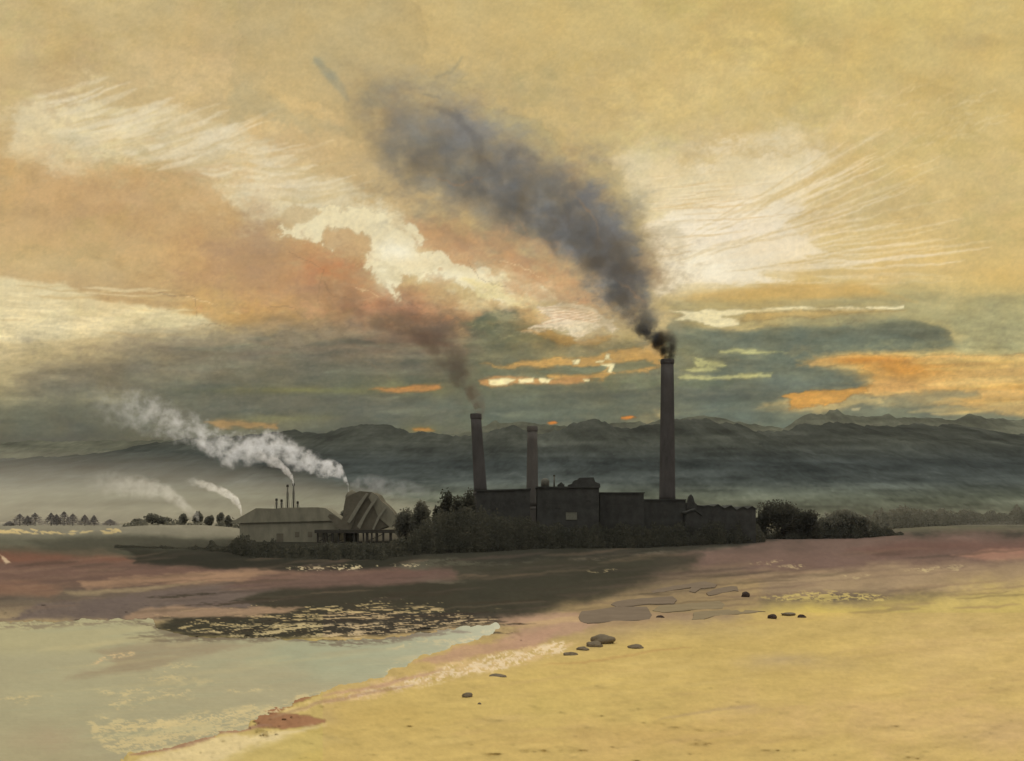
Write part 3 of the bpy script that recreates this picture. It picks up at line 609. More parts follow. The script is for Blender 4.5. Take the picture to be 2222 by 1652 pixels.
for k in range(60):
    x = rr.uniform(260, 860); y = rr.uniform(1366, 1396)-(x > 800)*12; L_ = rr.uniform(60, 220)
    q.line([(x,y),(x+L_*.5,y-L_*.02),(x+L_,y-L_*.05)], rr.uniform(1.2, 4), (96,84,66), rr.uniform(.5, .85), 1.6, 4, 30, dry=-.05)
for w_ in [[(-60,1524),(60,1518),(125,1512),(110,1520),(0,1532)],[(215,1548),(270,1562),(340,1556),(390,1560),(330,1580),(240,1580),(230,1566)],[(240,1524),(330,1514),(400,1500),(430,1504),(330,1526),(260,1536)],[(210,1500),(300,1496),(410,1488),(300,1506),(250,1514)],
          [(300,1480),(360,1470),(420,1478),(480,1480),(400,1486)],[(480,1504),(560,1488),(580,1494),(520,1506)],[(330,1446),(400,1434),(420,1438),(370,1450)],[(230,1610),(330,1576),(480,1548),(640,1516),(720,1496),(700,1524),(560,1572),(430,1612),(280,1640)],
          [(200,1578),(300,1566),(460,1544),(560,1540),(480,1570),(340,1600),(210,1606)],[(960,1408),(1040,1386),(1090,1366),(1100,1380),(1030,1400)],[(800,1478),(900,1430),(980,1406),(960,1420),(860,1470)],[(840,1402),(960,1384),(1060,1366),(1000,1384),(880,1404)]]:
    q.wash(w_, (204,186,136), .8, 7, 12, 30, 2, dry=.02, dax=4, dsc=3.2, slope=.12)
for k in range(120):
    x = rr.uniform(-60, 1000); y = rr.uniform(1360, 1640); L_ = rr.uniform(60, 300)
    q.line([(x,y),(x+L_*.5,y-L_*.04),(x+L_,y-L_*.09)], rr.uniform(1, 6), [(152,154,126),(182,172,130),(158,152,120)][k % 3], rr.uniform(.15, .4), 3, 5, 60)
q.C *= (1+.05*fbm(a_/60, b_/16, 9, 5, .65)+.03*fbm(a_/7, b_/4, 4, 3, .7))[:, None]
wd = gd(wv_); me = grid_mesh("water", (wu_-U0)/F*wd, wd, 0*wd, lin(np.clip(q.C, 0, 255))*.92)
m, N, L = mat_new("silty water")
o_ = N.new("ShaderNodeOutputMaterial"); b_ = N.new("ShaderNodeBsdfPrincipled"); a_ = N.new("ShaderNodeAttribute"); a_.attribute_name = "pigment"
tc = N.new("ShaderNodeTexCoord"); mp = N.new("ShaderNodeMapping"); mp.inputs['Scale'].default_value = (.35, 1, 1)
n2_ = N.new("ShaderNodeTexNoise"); n2_.inputs['Scale'].default_value = 1.2; n2_.inputs['Detail'].default_value = 4
bp = N.new("ShaderNodeBump"); bp.inputs['Strength'].default_value = .25; bp.inputs['Distance'].default_value = .2
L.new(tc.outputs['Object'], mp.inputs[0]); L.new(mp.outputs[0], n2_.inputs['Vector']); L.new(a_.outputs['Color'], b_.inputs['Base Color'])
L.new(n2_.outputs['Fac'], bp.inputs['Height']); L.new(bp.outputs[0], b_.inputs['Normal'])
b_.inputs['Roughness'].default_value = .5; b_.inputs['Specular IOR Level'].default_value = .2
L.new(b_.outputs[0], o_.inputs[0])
water = link("water", me, m); water["kind"] = "structure"

# ================================================================== HILLS
HILL_ILL = 1.0
def hills(name, crest, dist, depth, pal, hpal, seed, rough=5):
    cu = lines([(-2500, -60, 60), (-60, 2290, 4), (2290, 4800, 60)])
    cr_ = np.interp(cu, [c[0] for c in crest], [c[1] for c in crest])
    cr_ = cr_+rough*fbm(cu/34, cu*0+seed, seed, 5, .62)+rough*.5*fbm(cu/9, cu*0+seed, seed+2, 3, .6)
    hc = H+(V0-cr_)/F*dist
    T = np.r_[np.linspace(0, 1, 90), np.array([1.15, 1.5, 2.0])]
    TT, UU = np.meshgrid(T, cu, indexing='ij')
    Y = dist-depth+TT*depth
    prof = np.where(TT <= 1, np.clip(TT, 0, 1)**.85, np.clip(1-(TT-1)*1.0, 0, 1))
    Xh = (UU-U0)/F*dist
    rel = fbm(Xh/260, Y/200, seed+4, 5, .6)
    Z = prof*hc[None, :]*(1+.09*rel*np.sin(np.pi*np.clip(TT, 0, 1)))-2
    # pigment: dark wood on the heights, valley mist painted into the paler slopes below
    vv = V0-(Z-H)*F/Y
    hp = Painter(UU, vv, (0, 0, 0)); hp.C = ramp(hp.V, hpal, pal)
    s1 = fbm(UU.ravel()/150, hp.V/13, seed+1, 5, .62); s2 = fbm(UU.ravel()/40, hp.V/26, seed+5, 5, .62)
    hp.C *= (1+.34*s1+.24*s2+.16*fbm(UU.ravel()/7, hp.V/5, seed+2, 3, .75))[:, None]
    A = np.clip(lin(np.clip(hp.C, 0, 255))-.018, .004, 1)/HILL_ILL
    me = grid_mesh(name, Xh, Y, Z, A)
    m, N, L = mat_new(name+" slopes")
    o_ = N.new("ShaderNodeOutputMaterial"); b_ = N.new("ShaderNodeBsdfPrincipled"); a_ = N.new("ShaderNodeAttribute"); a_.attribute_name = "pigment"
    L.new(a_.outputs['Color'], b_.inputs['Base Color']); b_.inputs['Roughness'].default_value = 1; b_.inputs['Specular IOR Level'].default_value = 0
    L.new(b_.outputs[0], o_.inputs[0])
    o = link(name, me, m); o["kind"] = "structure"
    return o
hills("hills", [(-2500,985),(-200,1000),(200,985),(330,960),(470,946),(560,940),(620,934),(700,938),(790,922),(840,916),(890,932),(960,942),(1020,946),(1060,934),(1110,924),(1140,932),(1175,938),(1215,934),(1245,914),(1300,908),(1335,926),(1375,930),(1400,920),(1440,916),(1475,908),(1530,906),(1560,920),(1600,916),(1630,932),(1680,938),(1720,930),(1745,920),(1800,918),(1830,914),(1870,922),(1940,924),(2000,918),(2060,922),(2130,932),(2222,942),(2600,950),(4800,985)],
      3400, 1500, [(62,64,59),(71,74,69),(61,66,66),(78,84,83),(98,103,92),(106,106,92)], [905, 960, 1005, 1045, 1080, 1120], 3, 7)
hills("far_hills", [(-2500,960),(-200,960),(300,955),(470,952),(700,945),(900,944),(1030,936),(1075,912),(1085,920),(1130,914),(1170,920),(1240,926),(1290,920),(1390,912),(1405,918),(1440,910),(1520,900),(1560,904),(1590,912),(1640,920),(1700,928),(1740,904),(1760,896),(1790,898),(1800,889),(1816,887),(1835,899),(1870,904),(1910,904),(1928,896),(1945,908),(1960,906),(2040,908),(2075,912),(2104,895),(2140,908),(2222,910),(2600,915),(4800,960)],
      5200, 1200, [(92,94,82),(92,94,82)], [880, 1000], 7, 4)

# ================================================================== SMOKE AND STEAM (volumes in closed hulls)
def plume(name, pts, d, axis, smin, smax, colA, colB, dens_max, noise_sc, warp, label, cat="smoke", yd=0.0, absorb=None, step=.35, flat=1.0, thr=(.36,.60), aniso=0.0, soot=False):
    """pts: (u, v, radius in image pixels, relative density).  axis 'z' runs up the plume, 'x' along a drifting one."""
    k = d/F
    W = [(P(a, b, d), r*k, q) for a, b, r, q in pts]
    org = W[0][0].copy()
    s_ = [(w_[0].z if axis == 'z' else -w_[0].x) for w_ in W]
    c_ = [(w_[0].x if axis == 'z' else w_[0].z) for w_ in W]
    # object origin at the mouth
    s0 = s_[0]; c0 = c_[0]
    s_ = [x-s0 for x in s_]; c_ = [x-c0 for x in c_]
    rad = [w_[1] for w_ in W]; den = [w_[2] for w_ in W]
    S = max(s_); cmin = min(c_); cmax = max(c_); CR_ = max(cmax-cmin, 1e-3); RM = max(rad)
    # hull: a lumpy tube round the path
    vs, fs = [], []; seg = 28; ns = 44
    pad = 1.0
    for i in range(ns):
        s = S*i/(ns-1); c = np.interp(s, s_, c_); r = np.interp(s, s_, rad)
        # extra reach where the path runs sideways
        for j in range(seg):
            a = 2*math.pi*j/seg
            rr_ = r*(1.12+.16*mnoise.noise(Vector((math.cos(a)*1.3, math.sin(a)*1.3, s/RM*1.5))))
            if axis == 'z': vs.append((c+rr_*math.cos(a), flat*rr_*math.sin(a)+yd*s, s))
            else: vs.append((-s, flat*rr_*math.sin(a)+yd*s, c+rr_*math.cos(a)))
    for i in range(ns-1):
        for j in range(seg):
            j2 = (j+1) % seg; fs.append((i*seg+j, i*seg+j2, (i+1)*seg+j2, (i+1)*seg+j))
    fs.append(tuple(reversed(range(seg)))); fs.append(tuple((ns-1)*seg+j for j in range(seg)))
    me = bpy.data.meshes.new(name); me.from_pydata(vs, [], fs)
    b = bmesh.new(); b.from_mesh(me); bmesh.ops.recalc_face_normals(b, faces=b.faces); b.to_mesh(me); b.free()
    m, N, L = mat_new(name+" vapour")
    out = N.new("ShaderNodeOutputMaterial"); pv = N.new("ShaderNodeVolumePrincipled")
    tc = N.new("ShaderNodeTexCoord")
    def M(op, a, b_=None, c=None, clamp=False):
        n = N.new("ShaderNodeMath"); n.operation = op; n.use_clamp = clamp
        for i, x in enumerate((a, b_, c)):
            if x is None: continue
            if isinstance(x, (int, float)): n.inputs[i].default_value = x
            else: L.new(x, n.inputs[i])
        return n.outputs[0]
    big = N.new("ShaderNodeTexNoise"); big.inputs['Scale'].default_value = noise_sc; big.inputs['Detail'].default_value = 5; big.inputs['Roughness'].default_value = .68
    L.new(tc.outputs['Object'], big.inputs['Vector'])
    sub = N.new("ShaderNodeVectorMath"); sub.operation = 'SUBTRACT'; sub.inputs[1].default_value = (.5,.5,.5); L.new(big.outputs['Color'], sub.inputs[0])
    sep0 = N.new("ShaderNodeSeparateXYZ"); L.new(tc.outputs['Object'], sep0.inputs[0])
    s_raw = sep0.outputs[2] if axis == 'z' else M('MULTIPLY', sep0.outputs[0], -1)
    s_nrm = M('DIVIDE', s_raw, S, clamp=True)
    rp = N.new("ShaderNodeValToRGB"); cr = rp.color_ramp; cr.interpolation = 'LINEAR'
    n = len(W)
    for x in sorted(s_)[1:-1]: cr.elements.new(x/S)
    els = sorted(cr.elements, key=lambda e: e.position)
    order = sorted(range(n), key=lambda i: s_[i])
    for e, i in zip(els, order):
        e.color = ((c_[i]-cmin)/CR_, rad[i]/RM, den[i], 1)
    L.new(s_nrm, rp.inputs[0])
    sp = N.new("ShaderNodeSeparateColor"); L.new(rp.outputs[0], sp.inputs[0])
    r_ = M('MULTIPLY', sp.outputs[1], RM)
    # billow: shift the sample point by noise, in step with the local radius
    sc = N.new("ShaderNodeVectorMath"); sc.operation = 'SCALE'; L.new(sub.outputs[0], sc.inputs[0]); L.new(M('MULTIPLY', r_, warp), sc.inputs['Scale'])
    ad = N.new("ShaderNodeVectorMath"); ad.operation = 'ADD'; L.new(tc.outputs['Object'], ad.inputs[0]); L.new(sc.outputs[0], ad.inputs[1])
    se = N.new("ShaderNodeSeparateXYZ"); L.new(ad.outputs[0], se.inputs[0])
    cc = M('MULTIPLY_ADD', sp.outputs[0], CR_, cmin)
    da = M('SUBTRACT', se.outputs[0] if axis == 'z' else se.outputs[2], cc)
    db = M('DIVIDE', M('SUBTRACT', se.outputs[1], M('MULTIPLY', s_raw, yd)), flat)
    dist = M('SQRT', M('ADD', M('MULTIPLY', da, da), M('MULTIPLY', db, db)))
    q = M('DIVIDE', dist, r_)
    mr = N.new("ShaderNodeMapRange"); mr.interpolation_type = 'SMOOTHSTEP'; L.new(q, mr.inputs[0])
    mr.inputs[1].default_value = .35; mr.inputs[2].default_value = 1.0; mr.inputs[3].default_value = 1; mr.inputs[4].default_value = 0
    mr2 = N.new("ShaderNodeMapRange"); mr2.interpolation_type = 'SMOOTHSTEP'; L.new(big.outputs['Fac'], mr2.inputs[0])
    mr2.inputs[1].default_value = thr[0]; mr2.inputs[2].default_value = thr[1]; mr2.inputs[3].default_value = .06; mr2.inputs[4].default_value = 1
    dn = M('MULTIPLY', M('MULTIPLY', mr.outputs[0], mr2.outputs[0]), M('MULTIPLY', sp.outputs[2], dens_max))
    # density is squared on the ramp's scale so that thin heights stay thin
    L.new(dn, pv.inputs['Density'])
    mix = N.new("ShaderNodeMix"); mix.data_type = 'RGBA'; L.new(sep_fac(N, L, tc, noise_sc*.8), mix.inputs[0])
    mix.inputs[6].default_value = (*colA, 1); mix.inputs[7].default_value = (*colB, 1)
    if soot:
        f_ = N.new("ShaderNodeMapRange"); f_.inputs[1].default_value = .02; f_.inputs[2].default_value = .17; L.new(s_nrm, f_.inputs[0])
        mz = N.new("ShaderNodeMix"); mz.data_type = 'RGBA'; L.new(f_.outputs[0], mz.inputs[0]); mz.inputs[6].default_value = (.035,.034,.036,1); L.new(mix.outputs[2], mz.inputs[7])
        L.new(mz.outputs[2], pv.inputs['Color'])
    else: L.new(mix.outputs[2], pv.inputs['Color'])
    if absorb: pv.inputs['Absorption Color'].default_value = (*absorb, 1)
    pv.inputs['Anisotropy'].default_value = aniso
    L.new(pv.outputs[0], out.inputs['Volume'])
    m.cycles.volume_step_rate = step
    o = link(name, me, m); o.location = org
    tag(o, label, cat)
    return o
def sep_fac(N, L, tc, sc):
    n = N.new("ShaderNodeTexNoise"); n.inputs['Scale'].default_value = sc; n.inputs['Detail'].default_value = 2; n.inputs['Distortion'].default_value = .6
    mp = N.new("ShaderNodeMapping"); mp.inputs['Location'].default_value = (31, 7, 3); L.new(tc.outputs['Object'], mp.inputs[0]); L.new(mp.outputs[0], n.inputs['Vector'])
    r = N.new("ShaderNodeMapRange"); r.inputs[1].default_value = .4; r.inputs[2].default_value = .62; L.new(n.outputs['Fac'], r.inputs[0])
    return r.outputs[0]
DF = 385.0
plume("smoke_plume", [(1448,790,16,1.0),(1446,772,26,1.0),(1440,750,38,.9),(1427,728,50,.62),(1405,705,52,.24),(1385,680,58,.16),(1365,650,66,.12),(1348,600,80,.095),(1335,560,92,.085),(1290,510,140,.062),(1225,460,175,.050),(1140,410,195,.040),(1040,360,205,.032),(950,310,200,.024),(880,260,170,.016),(820,200,130,.007),(770,140,90,.0)],
      545, 'z', 0, 0, (.22,.25,.30), (.30,.24,.16), .95, .074, 2.2, "long black and blue-grey smoke plume leaning left from the tallest chimney", yd=.05, soot=True, step=.12, thr=(.43,.58))
plume("smoke_plume", [(1041,912,10,.8),(1040,885,18,.5),(1030,860,26,.30),(1008,830,38,.2),(988,790,48,.16),(965,755,66,.14),(915,722,90,.10),(850,690,110,.06),(770,650,130,.03),(680,600,120,.0)],
      475, 'z', 0, 0, (.19,.145,.12), (.28,.20,.15), .7, .078, 1.4, "reddish brown smoke drifting from the left hand chimney", yd=.05, step=.12, thr=(.43,.58))
plume("steam_plume", [(757,1064,10,1.0),(755,1046,14,1.0),(745,1030,17,.9),(728,1018,22,.9),(700,1012,25,.8),(672,1004,28,.6),(645,990,34,.5),(615,970,38,.5),(580,968,38,.5),(540,978,42,.42),(500,978,42,.4),(470,962,40,.42),(440,945,40,.3),(400,925,44,.2),(350,905,50,.15),(290,892,52,.09),(200,875,46,.0)],
      560, 'x', 0, 0, (.92,.95,1.0), (.84,.87,.93), 0.36, .17, 2.4, "longest white steam plume trailing left from the striped barn", "steam", yd=-.1, step=.15, thr=(.45,.60), aniso=.6)
plume("steam_plume", [(637,1050,7,1),(634,1036,10,1),(622,1022,11,.9),(608,1008,13,.6),(590,1000,15,.35),(560,990,17,.1),(530,985,16,0)],
      536, 'x', 0, 0, (.97,.97,.99), (.9,.9,.92), 1.1, .3, 1.5, "small white steam puff above the two thin stacks on the long shed", "steam", step=.2, aniso=.55)
plume("steam_plume", [(524,1113,8,1),(528,1098,13,1),(518,1086,14,.9),(500,1076,12,.7),(480,1066,11,.55),(455,1056,12,.35),(430,1048,12,.15),(400,1044,12,0)][0:1]+[(520,1098,13,1),(512,1086,13,.9),(498,1075,12,.7),(480,1066,11,.55),(455,1056,12,.35),(430,1048,12,.15),(400,1044,12,0)],
      700, 'x', 0, 0, (.97,.97,.95), (.9,.9,.88), 0.8, .25, 1.6, "white steam curl behind the left end of the long shed", "steam", step=.2, aniso=.55)
plume("steam_plume", [(432,1122,10,.6),(412,1108,16,.7),(396,1092,18,.5),(378,1078,20,.5),(350,1064,24,.4),(310,1060,30,.3),(250,1050,34,.15),(180,1045,34,0)],
      760, 'x', 0, 0, (.97,.97,.95), (.9,.9,.88), .16, .16, 2.0, "faint pale steam spreading over the small trees at left", "steam", step=.2, aniso=.55)
plume("steam_plume", [(985,1078,10,0),(930,1070,22,.2),(870,1062,26,.4),(820,1054,26,.7),(780,1050,20,1),(760,1052,8,.9)],
      565, 'x', 0, 0, (.88,.92,.99), (.85,.88,.95), .045, .14, 1.6, "faint bluish steam hanging right of the striped barn", "steam", step=.2, aniso=.55)
# ================================================================== MATERIALS OF THE WORKS
M_SOOT = solid("soot black brick", (.056,.056,.052), .95, .3, .25, bump=.2)
M_BRICK = solid("smoke stained chimney brick", (.082,.076,.073), .95, .30, .18, stretch=(1,1,.35), bump=.2)
M_BRICKP = solid("weathered pale brown brick", (.115,.106,.096), .95, .25, .18, stretch=(1,1,.35))
M_BAND = solid("iron band", (.05,.045,.04), .7, .2, 1)
M_ROOF = solid("sooty slate roof", (.06,.061,.056), .85, .3, .3)
M_OLIVE = solid("weathered olive boards", (.25,.235,.175), .95, .22, .25, stretch=(1,1,.4))
M_OLIVE2 = solid("dark tarred boards", (.15,.135,.10), .95, .22, .25)
M_STRIP = solid("pale worn planks", (.26,.245,.19), .9, .12, .8)
M_POST = solid("tarred timber posts", (.06,.055,.045), .9, .3, 2)
M_IRON = solid("rusty sheet iron", (.13,.125,.105), .8, .3, .6)
M_PALE = solid("pale window panel", (.17,.17,.135), .9, .2, .6)  # paler tone for one boiler house window pane
M_GLASS = solid("grimy window glass", (.055,.054,.05), .5, .3, .6)
M_BARK = solid("dark bark", (.04,.033,.026), .95, .3, 2)

def leafy(name, c1, c2, scale=.12):
    m, N, L = mat_new(name)
    out = N.new("ShaderNodeOutputMaterial"); d = N.new("ShaderNodeBsdfDiffuse"); t = N.new("ShaderNodeBsdfTranslucent"); mx = N.new("ShaderNodeMixShader"); mx.inputs[0].default_value = .5
    tc = N.new("ShaderNodeTexCoord"); n = N.new("ShaderNodeTexNoise"); n.inputs['Scale'].default_value = scale; n.inputs['Detail'].default_value = 5
    r = N.new("ShaderNodeValToRGB"); r.color_ramp.elements[0].position = .35; r.color_ramp.elements[1].position = .65
    r.color_ramp.elements[0].color = (*c1, 1); r.color_ramp.elements[1].color = (*c2, 1)
    L.new(tc.outputs['Object'], n.inputs['Vector']); L.new(n.outputs['Fac'], r.inputs[0]); L.new(r.outputs[0], d.inputs[0]); L.new(r.outputs[0], t.inputs[0])
    L.new(d.outputs[0], mx.inputs[1]); L.new(t.outputs[0], mx.inputs[2]); L.new(mx.outputs[0], out.inputs[0]); return m
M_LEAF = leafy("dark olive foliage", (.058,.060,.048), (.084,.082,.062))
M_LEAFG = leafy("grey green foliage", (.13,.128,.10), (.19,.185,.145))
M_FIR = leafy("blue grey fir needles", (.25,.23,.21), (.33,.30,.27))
# ================================================================== TREES AND BUSHES
def leaf_mesh(name, lobes, n, size, seed, mat, parent, squash=1.0):
    "n small leaf clumps spread through the volume of a few lobes (centre, radii)"
    r_ = np.random.RandomState(seed)
    vol = np.array([l[1][0]*l[1][1]*l[1][2] for l in lobes])**.7; vol = vol/vol.sum()
    pick = r_.choice(len(lobes), n, p=vol)
    C_ = np.array([l[0] for l in lobes], float)[pick]; R_ = np.array([l[1] for l in lobes], float)[pick]
    d_ = r_.normal(size=(n, 3)); d_ /= np.linalg.norm(d_, axis=1)[:, None]
    rad = r_.rand(n)**.45
    # ragged outline: reach varies with direction
    rad = rad*(1+.22*fbm(d_[:,0]*2.2+seed, d_[:,2]*2.2+d_[:,1], seed % 7, 3, .7)*1.6)
    c = C_+d_*R_*rad[:, None]
    a = r_.normal(size=(n, 3)); a /= np.linalg.norm(a, axis=1)[:, None]
    b = np.cross(a, r_.normal(size=(n, 3))); b /= np.linalg.norm(b, axis=1)[:, None]
    s_ = size*(.5+r_.rand(n))[:, None]
    vs = np.stack([c-a*s_, c-b*s_*.8, c+a*s_, c+b*s_*.8], 1).reshape(-1, 3)
    f = [tuple(range(4*i, 4*i+4)) for i in range(n)]
    me = bpy.data.meshes.new(name); me.from_pydata(vs.tolist(), [], f)
    o_ = link(name, me, mat, parent); return o_
def tree(name, u, vb, wpx, vtop, d, label, mat=None, n=2600, seed=1, lob=6, cat="tree", group=None, leaf=.42):
    k = d/F; base = P(u, vb, d); base.z = ground_z(u, d)-.1 if u < 600 else 0
    Ht = P(u, vtop, d).z-base.z; Wd = wpx*k/2
    root = empty(name, base); tag(root, label, cat, group)
    r_ = random.Random(seed); lobes = []
    th = Ht*(.22 if d < 700 or u > 600 else .04)
    for i in range(lob):
        a = r_.uniform(0, 6.28); q = r_.uniform(.15, .55)
        rw = Wd*r_.uniform(.42, .62); rh = (Ht-th)*r_.uniform(.26, .36)
        zc = th+rh+(Ht-th-2*rh)*(i/(lob-1) if lob > 1 else .5)*r_.uniform(.85, 1)
        sh = 1-.45*(zc/Ht)
        lobes.append(((math.cos(a)*Wd*q*sh*1.2, math.sin(a)*Wd*q*sh, zc), (rw, rw, rh)))
    lobes.append(((0, 0, Ht*.45), (Wd*.8, Wd*.7, Ht*.40)))
    leaf_mesh("crown", lobes, n, leaf, seed, mat or M_LEAF, root)
    t_ = MB(); t_.lathe([(Wd*.12, 0), (Wd*.08, Ht*.25), (Wd*.045, Ht*.7)], 8)
    for i in range(4):
        a = i*1.6+r_.random(); t_.beam((0,0,Ht*.25), (math.cos(a)*Wd*.5, math.sin(a)*Wd*.5, Ht*.55), Wd*.05)
    t_.build("trunk", M_BARK, root)
    return root
def conifer(u, vb, wpx, vtop, d, label, seed):
    k = d/F; base = P(u, vb, d); base.z = ground_z(u, d)-.1; Ht = P(u, vtop, d).z-base.z; Wd = wpx*k/2
    root = empty("fir_tree", base); tag(root, label, "tree", "small firs fading into the mist at far left")
    r_ = np.random.RandomState(seed); n = 900
    t_ = r_.rand(n)**.8; a = r_.rand(n)*6.283
    rad = Wd*(1-t_)**.85*(.35+.65*r_.rand(n)**.5)*(1+.25*np.sin(t_*34+seed))
    c = np.stack([np.cos(a)*rad, np.sin(a)*rad, Ht*(.08+.92*t_)], 1)
    out = np.stack([np.cos(a), np.sin(a), -.45+0*a], 1)*(.9+.5*r_.rand(n))[:, None]*(.5+.5*(1-t_))[:, None]
    sd = np.stack([-np.sin(a), np.cos(a), 0*a], 1)*.5
    vs = np.stack([c-out*.6, c-sd, c+out, c+sd], 1).reshape(-1, 3)
    me = bpy.data.meshes.new("crown"); me.from_pydata(vs.tolist(), [], [tuple(range(4*i, 4*i+4)) for i in range(n)])
    link("crown", me, M_FIR, root)
    MB().lathe([(.35, 0), (.22, Ht*.5), (.06, Ht*.97)], 7).build("trunk", M_BARK, root)
fir = "small firs fading into the mist at far left"
for i, (fu, fw, ft, fl) in enumerate([
        (20,16,1134,"low stunted fir at the far left edge of the misty row"),
        (43,26,1118,"tall fir of the leftmost clump, its left member"),
        (60,16,1122,"narrow fir in the middle of the leftmost misty clump"),
        (76,28,1116,"broad fir of the leftmost clump, its right member"),
        (111,24,1116,"dense dark fir leading the second misty clump"),
        (123,18,1119,"slim fir pressed against its left neighbour in the second clump"),
        (139,26,1113,"tallest fir in the middle of the second misty clump"),
        (158,24,1118,"fir closing the second misty clump on its right"),
        (184,18,1120,"lone slender fir, first right of the second clump"),
        (204,16,1121,"lone slender fir between the slim one and the low bushy one"),
        (239,24,1130,"low broad fir fading out at right end of the row")]):
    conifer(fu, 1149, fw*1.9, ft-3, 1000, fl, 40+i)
for i, (tu, tw, tt, dd, lb) in enumerate([
        (330,36,1112,900,"wide grey round tree left of the steam's foot"),
        (356,30,1120,905,"lower grey round tree leaning on the wide one"),
        (300,26,1125,960,"small dark bush pointing left of the wide grey tree"),
        (398,17,1114,800,"small square-topped tree under the faint steam"),
        (429,19,1107,820,"pale rounded tree in front of the steam curl"),
        (454,17,1119,780,"dark little bush between two pale trees by the shed"),
        (478,14,1111,800,"narrow purple grey tree near the shed's left tip"),
        (496,13,1118,760,"tiny dark tree touching the left tip of the long shed"),
        (741,15,1105,620,"small round tree in the gap between long shed and striped barn")]):
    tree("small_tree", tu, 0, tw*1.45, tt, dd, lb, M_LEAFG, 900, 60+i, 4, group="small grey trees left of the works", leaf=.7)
for i, (tu, tw, tt, dd, mt, lb) in enumerate([
        (880,62,1101,500,M_LEAFG,"low grey green tree right of the striped barn"),
        (915,62,1084,495,M_LEAFG,"round grey green tree like a dome right of the striped barn"),
        (948,22,1090,420,M_LEAF,"small dark shrub beside the first tall black bush"),
        (969,44,1054,415,M_LEAF,"tall narrow black tree at left end of the works"),
        (993,48,1068,410,M_LEAF,"dark tree filling the dip between the two black trees"),
        (1020,46,1052,412,M_LEAF,"round black tree touching the left chimney's foot"),
        (1700,120,1082,615,M_LEAF,"big round dark tree standing alone right of the works"),
        (1752,70,1104,618,M_LEAF,"lower tree leaning on the right flank of the big round tree"),
        (1815,100,1104,640,M_LEAFG,"flat topped grey tree right of the big round one"),
        (1862,60,1114,650,M_LEAFG,"low grey bush at the tail of the tree group"),
        (1652,40,1108,612,M_LEAF,"low dark bush on the left flank of the big round tree")]):
    tree("broad_tree", tu, 0, tw*1.05, tt, dd, lb, mt, 1400+int(tw*30), 80+i, 7, leaf=.40*dd/400)
# tangled scrub in front of the works: too thick to count
def scrub(name, top, d0, d1, n, size, mat, seed, label, cat):
    r_ = np.random.RandomState(seed)
    tu = r_.uniform(top[0][0], top[-1][0], n); fr = r_.rand(n)
    if not isinstance(d0, (int, float)):
        vf = np.interp(tu, [q_[0] for q_ in d0], [q_[1] for q_ in d0]); dn_ = gd(vf); dd = dn_+d1*fr
    else: dd = d0+(d1-d0)*fr
    vt = np.interp(tu, [t[0] for t in top], [t[1] for t in top])+16*fbm(tu/22, tu*0+seed, seed, 4, .6)
    ht = np.maximum(H+(V0-vt)/F*dd, .5)
    fr0 = .30+.32*fbm(tu/22, tu*0+seed+3, seed, 4, .65)
    keep = fr > fr0; tu, dd, ht, fr, fr0 = tu[keep], dd[keep], ht[keep], fr[keep], fr0[keep]; n = len(tu)
    ht = ht*np.clip(.18+(fr-fr0)*2.4, 0, 1)*(1+.25*fbm(tu/9, dd/6, seed+2, 3, .6))
    z = ht*r_.rand(n)**.8; x = (tu-U0)/F*dd
    c = np.stack([x, dd, z], 1)
    a = r_.normal(size=(n, 3)); a /= np.linalg.norm(a, axis=1)[:, None]
    b = np.cross(a, r_.normal(size=(n, 3))); b /= np.linalg.norm(b, axis=1)[:, None]
    s_ = size*(.5+r_.rand(n))[:, None]
    vs = np.stack([c-a*s_, c-b*s_*.8, c+a*s_, c+b*s_*.8], 1).reshape(-1, 3)
    me = bpy.data.meshes.new(name); me.from_pydata(vs.tolist(), [], [tuple(range(4*i, 4*i+4)) for i in range(n)])
    o = link(name, me, mat)
    tag(o, label, cat, kind="stuff"); return o
scrub("scrub", [(250,1200),(300,1190),(400,1186),(500,1184),(515,1168),(535,1166),(560,1176),(680,1184),(840,1180),(880,1168),(905,1152),(930,1130),(950,1112),(990,1104),(1050,1112),(1150,1126),(1200,1140),(1300,1142),(1480,1140),(1500,1138),(1560,1136),(1640,1134),(1660,1162)],
      [(250,1194),(330,1199),(500,1210),(560,1224),(830,1228),(900,1214),(1100,1203),(1250,1197),(1350,1194),(1480,1188),(1560,1184),(1640,1180),(1700,1176)], 50, 84000, .42, M_LEAF, 11, "thick dark scrub in front of the works", "scrub")
scrub("field_hedge", [(262,1146),(290,1135),(370,1132),(430,1136),(500,1132),(540,1136)], 760, 800, 9000, .7, M_LEAFG, 15, "low grey hedge at the foot of the small trees", "hedge")
scrub("hedgerow", [(1640,1160),(1700,1150),(1760,1150),(1800,1126),(1860,1126),(1910,1140),(1960,1163)], [(1640,1172),(1860,1170),(1960,1162),(2100,1160)], 50, 26000, .55, M_LEAF, 12, "dark low hedge below the trees right of the works", "hedge")
scrub("far_hedgerow", [(1880,1122),(1940,1110),(2000,1108),(2060,1112),(2150,1114),(2190,1118),(2205,1104),(2240,1098),(2400,1104)], [(1880,1158),(1980,1146),(2100,1140),(2400,1139)], 260, 40000, 1.3, M_LEAFG, 13, "long grey hedge running out of the picture at right", "hedge")

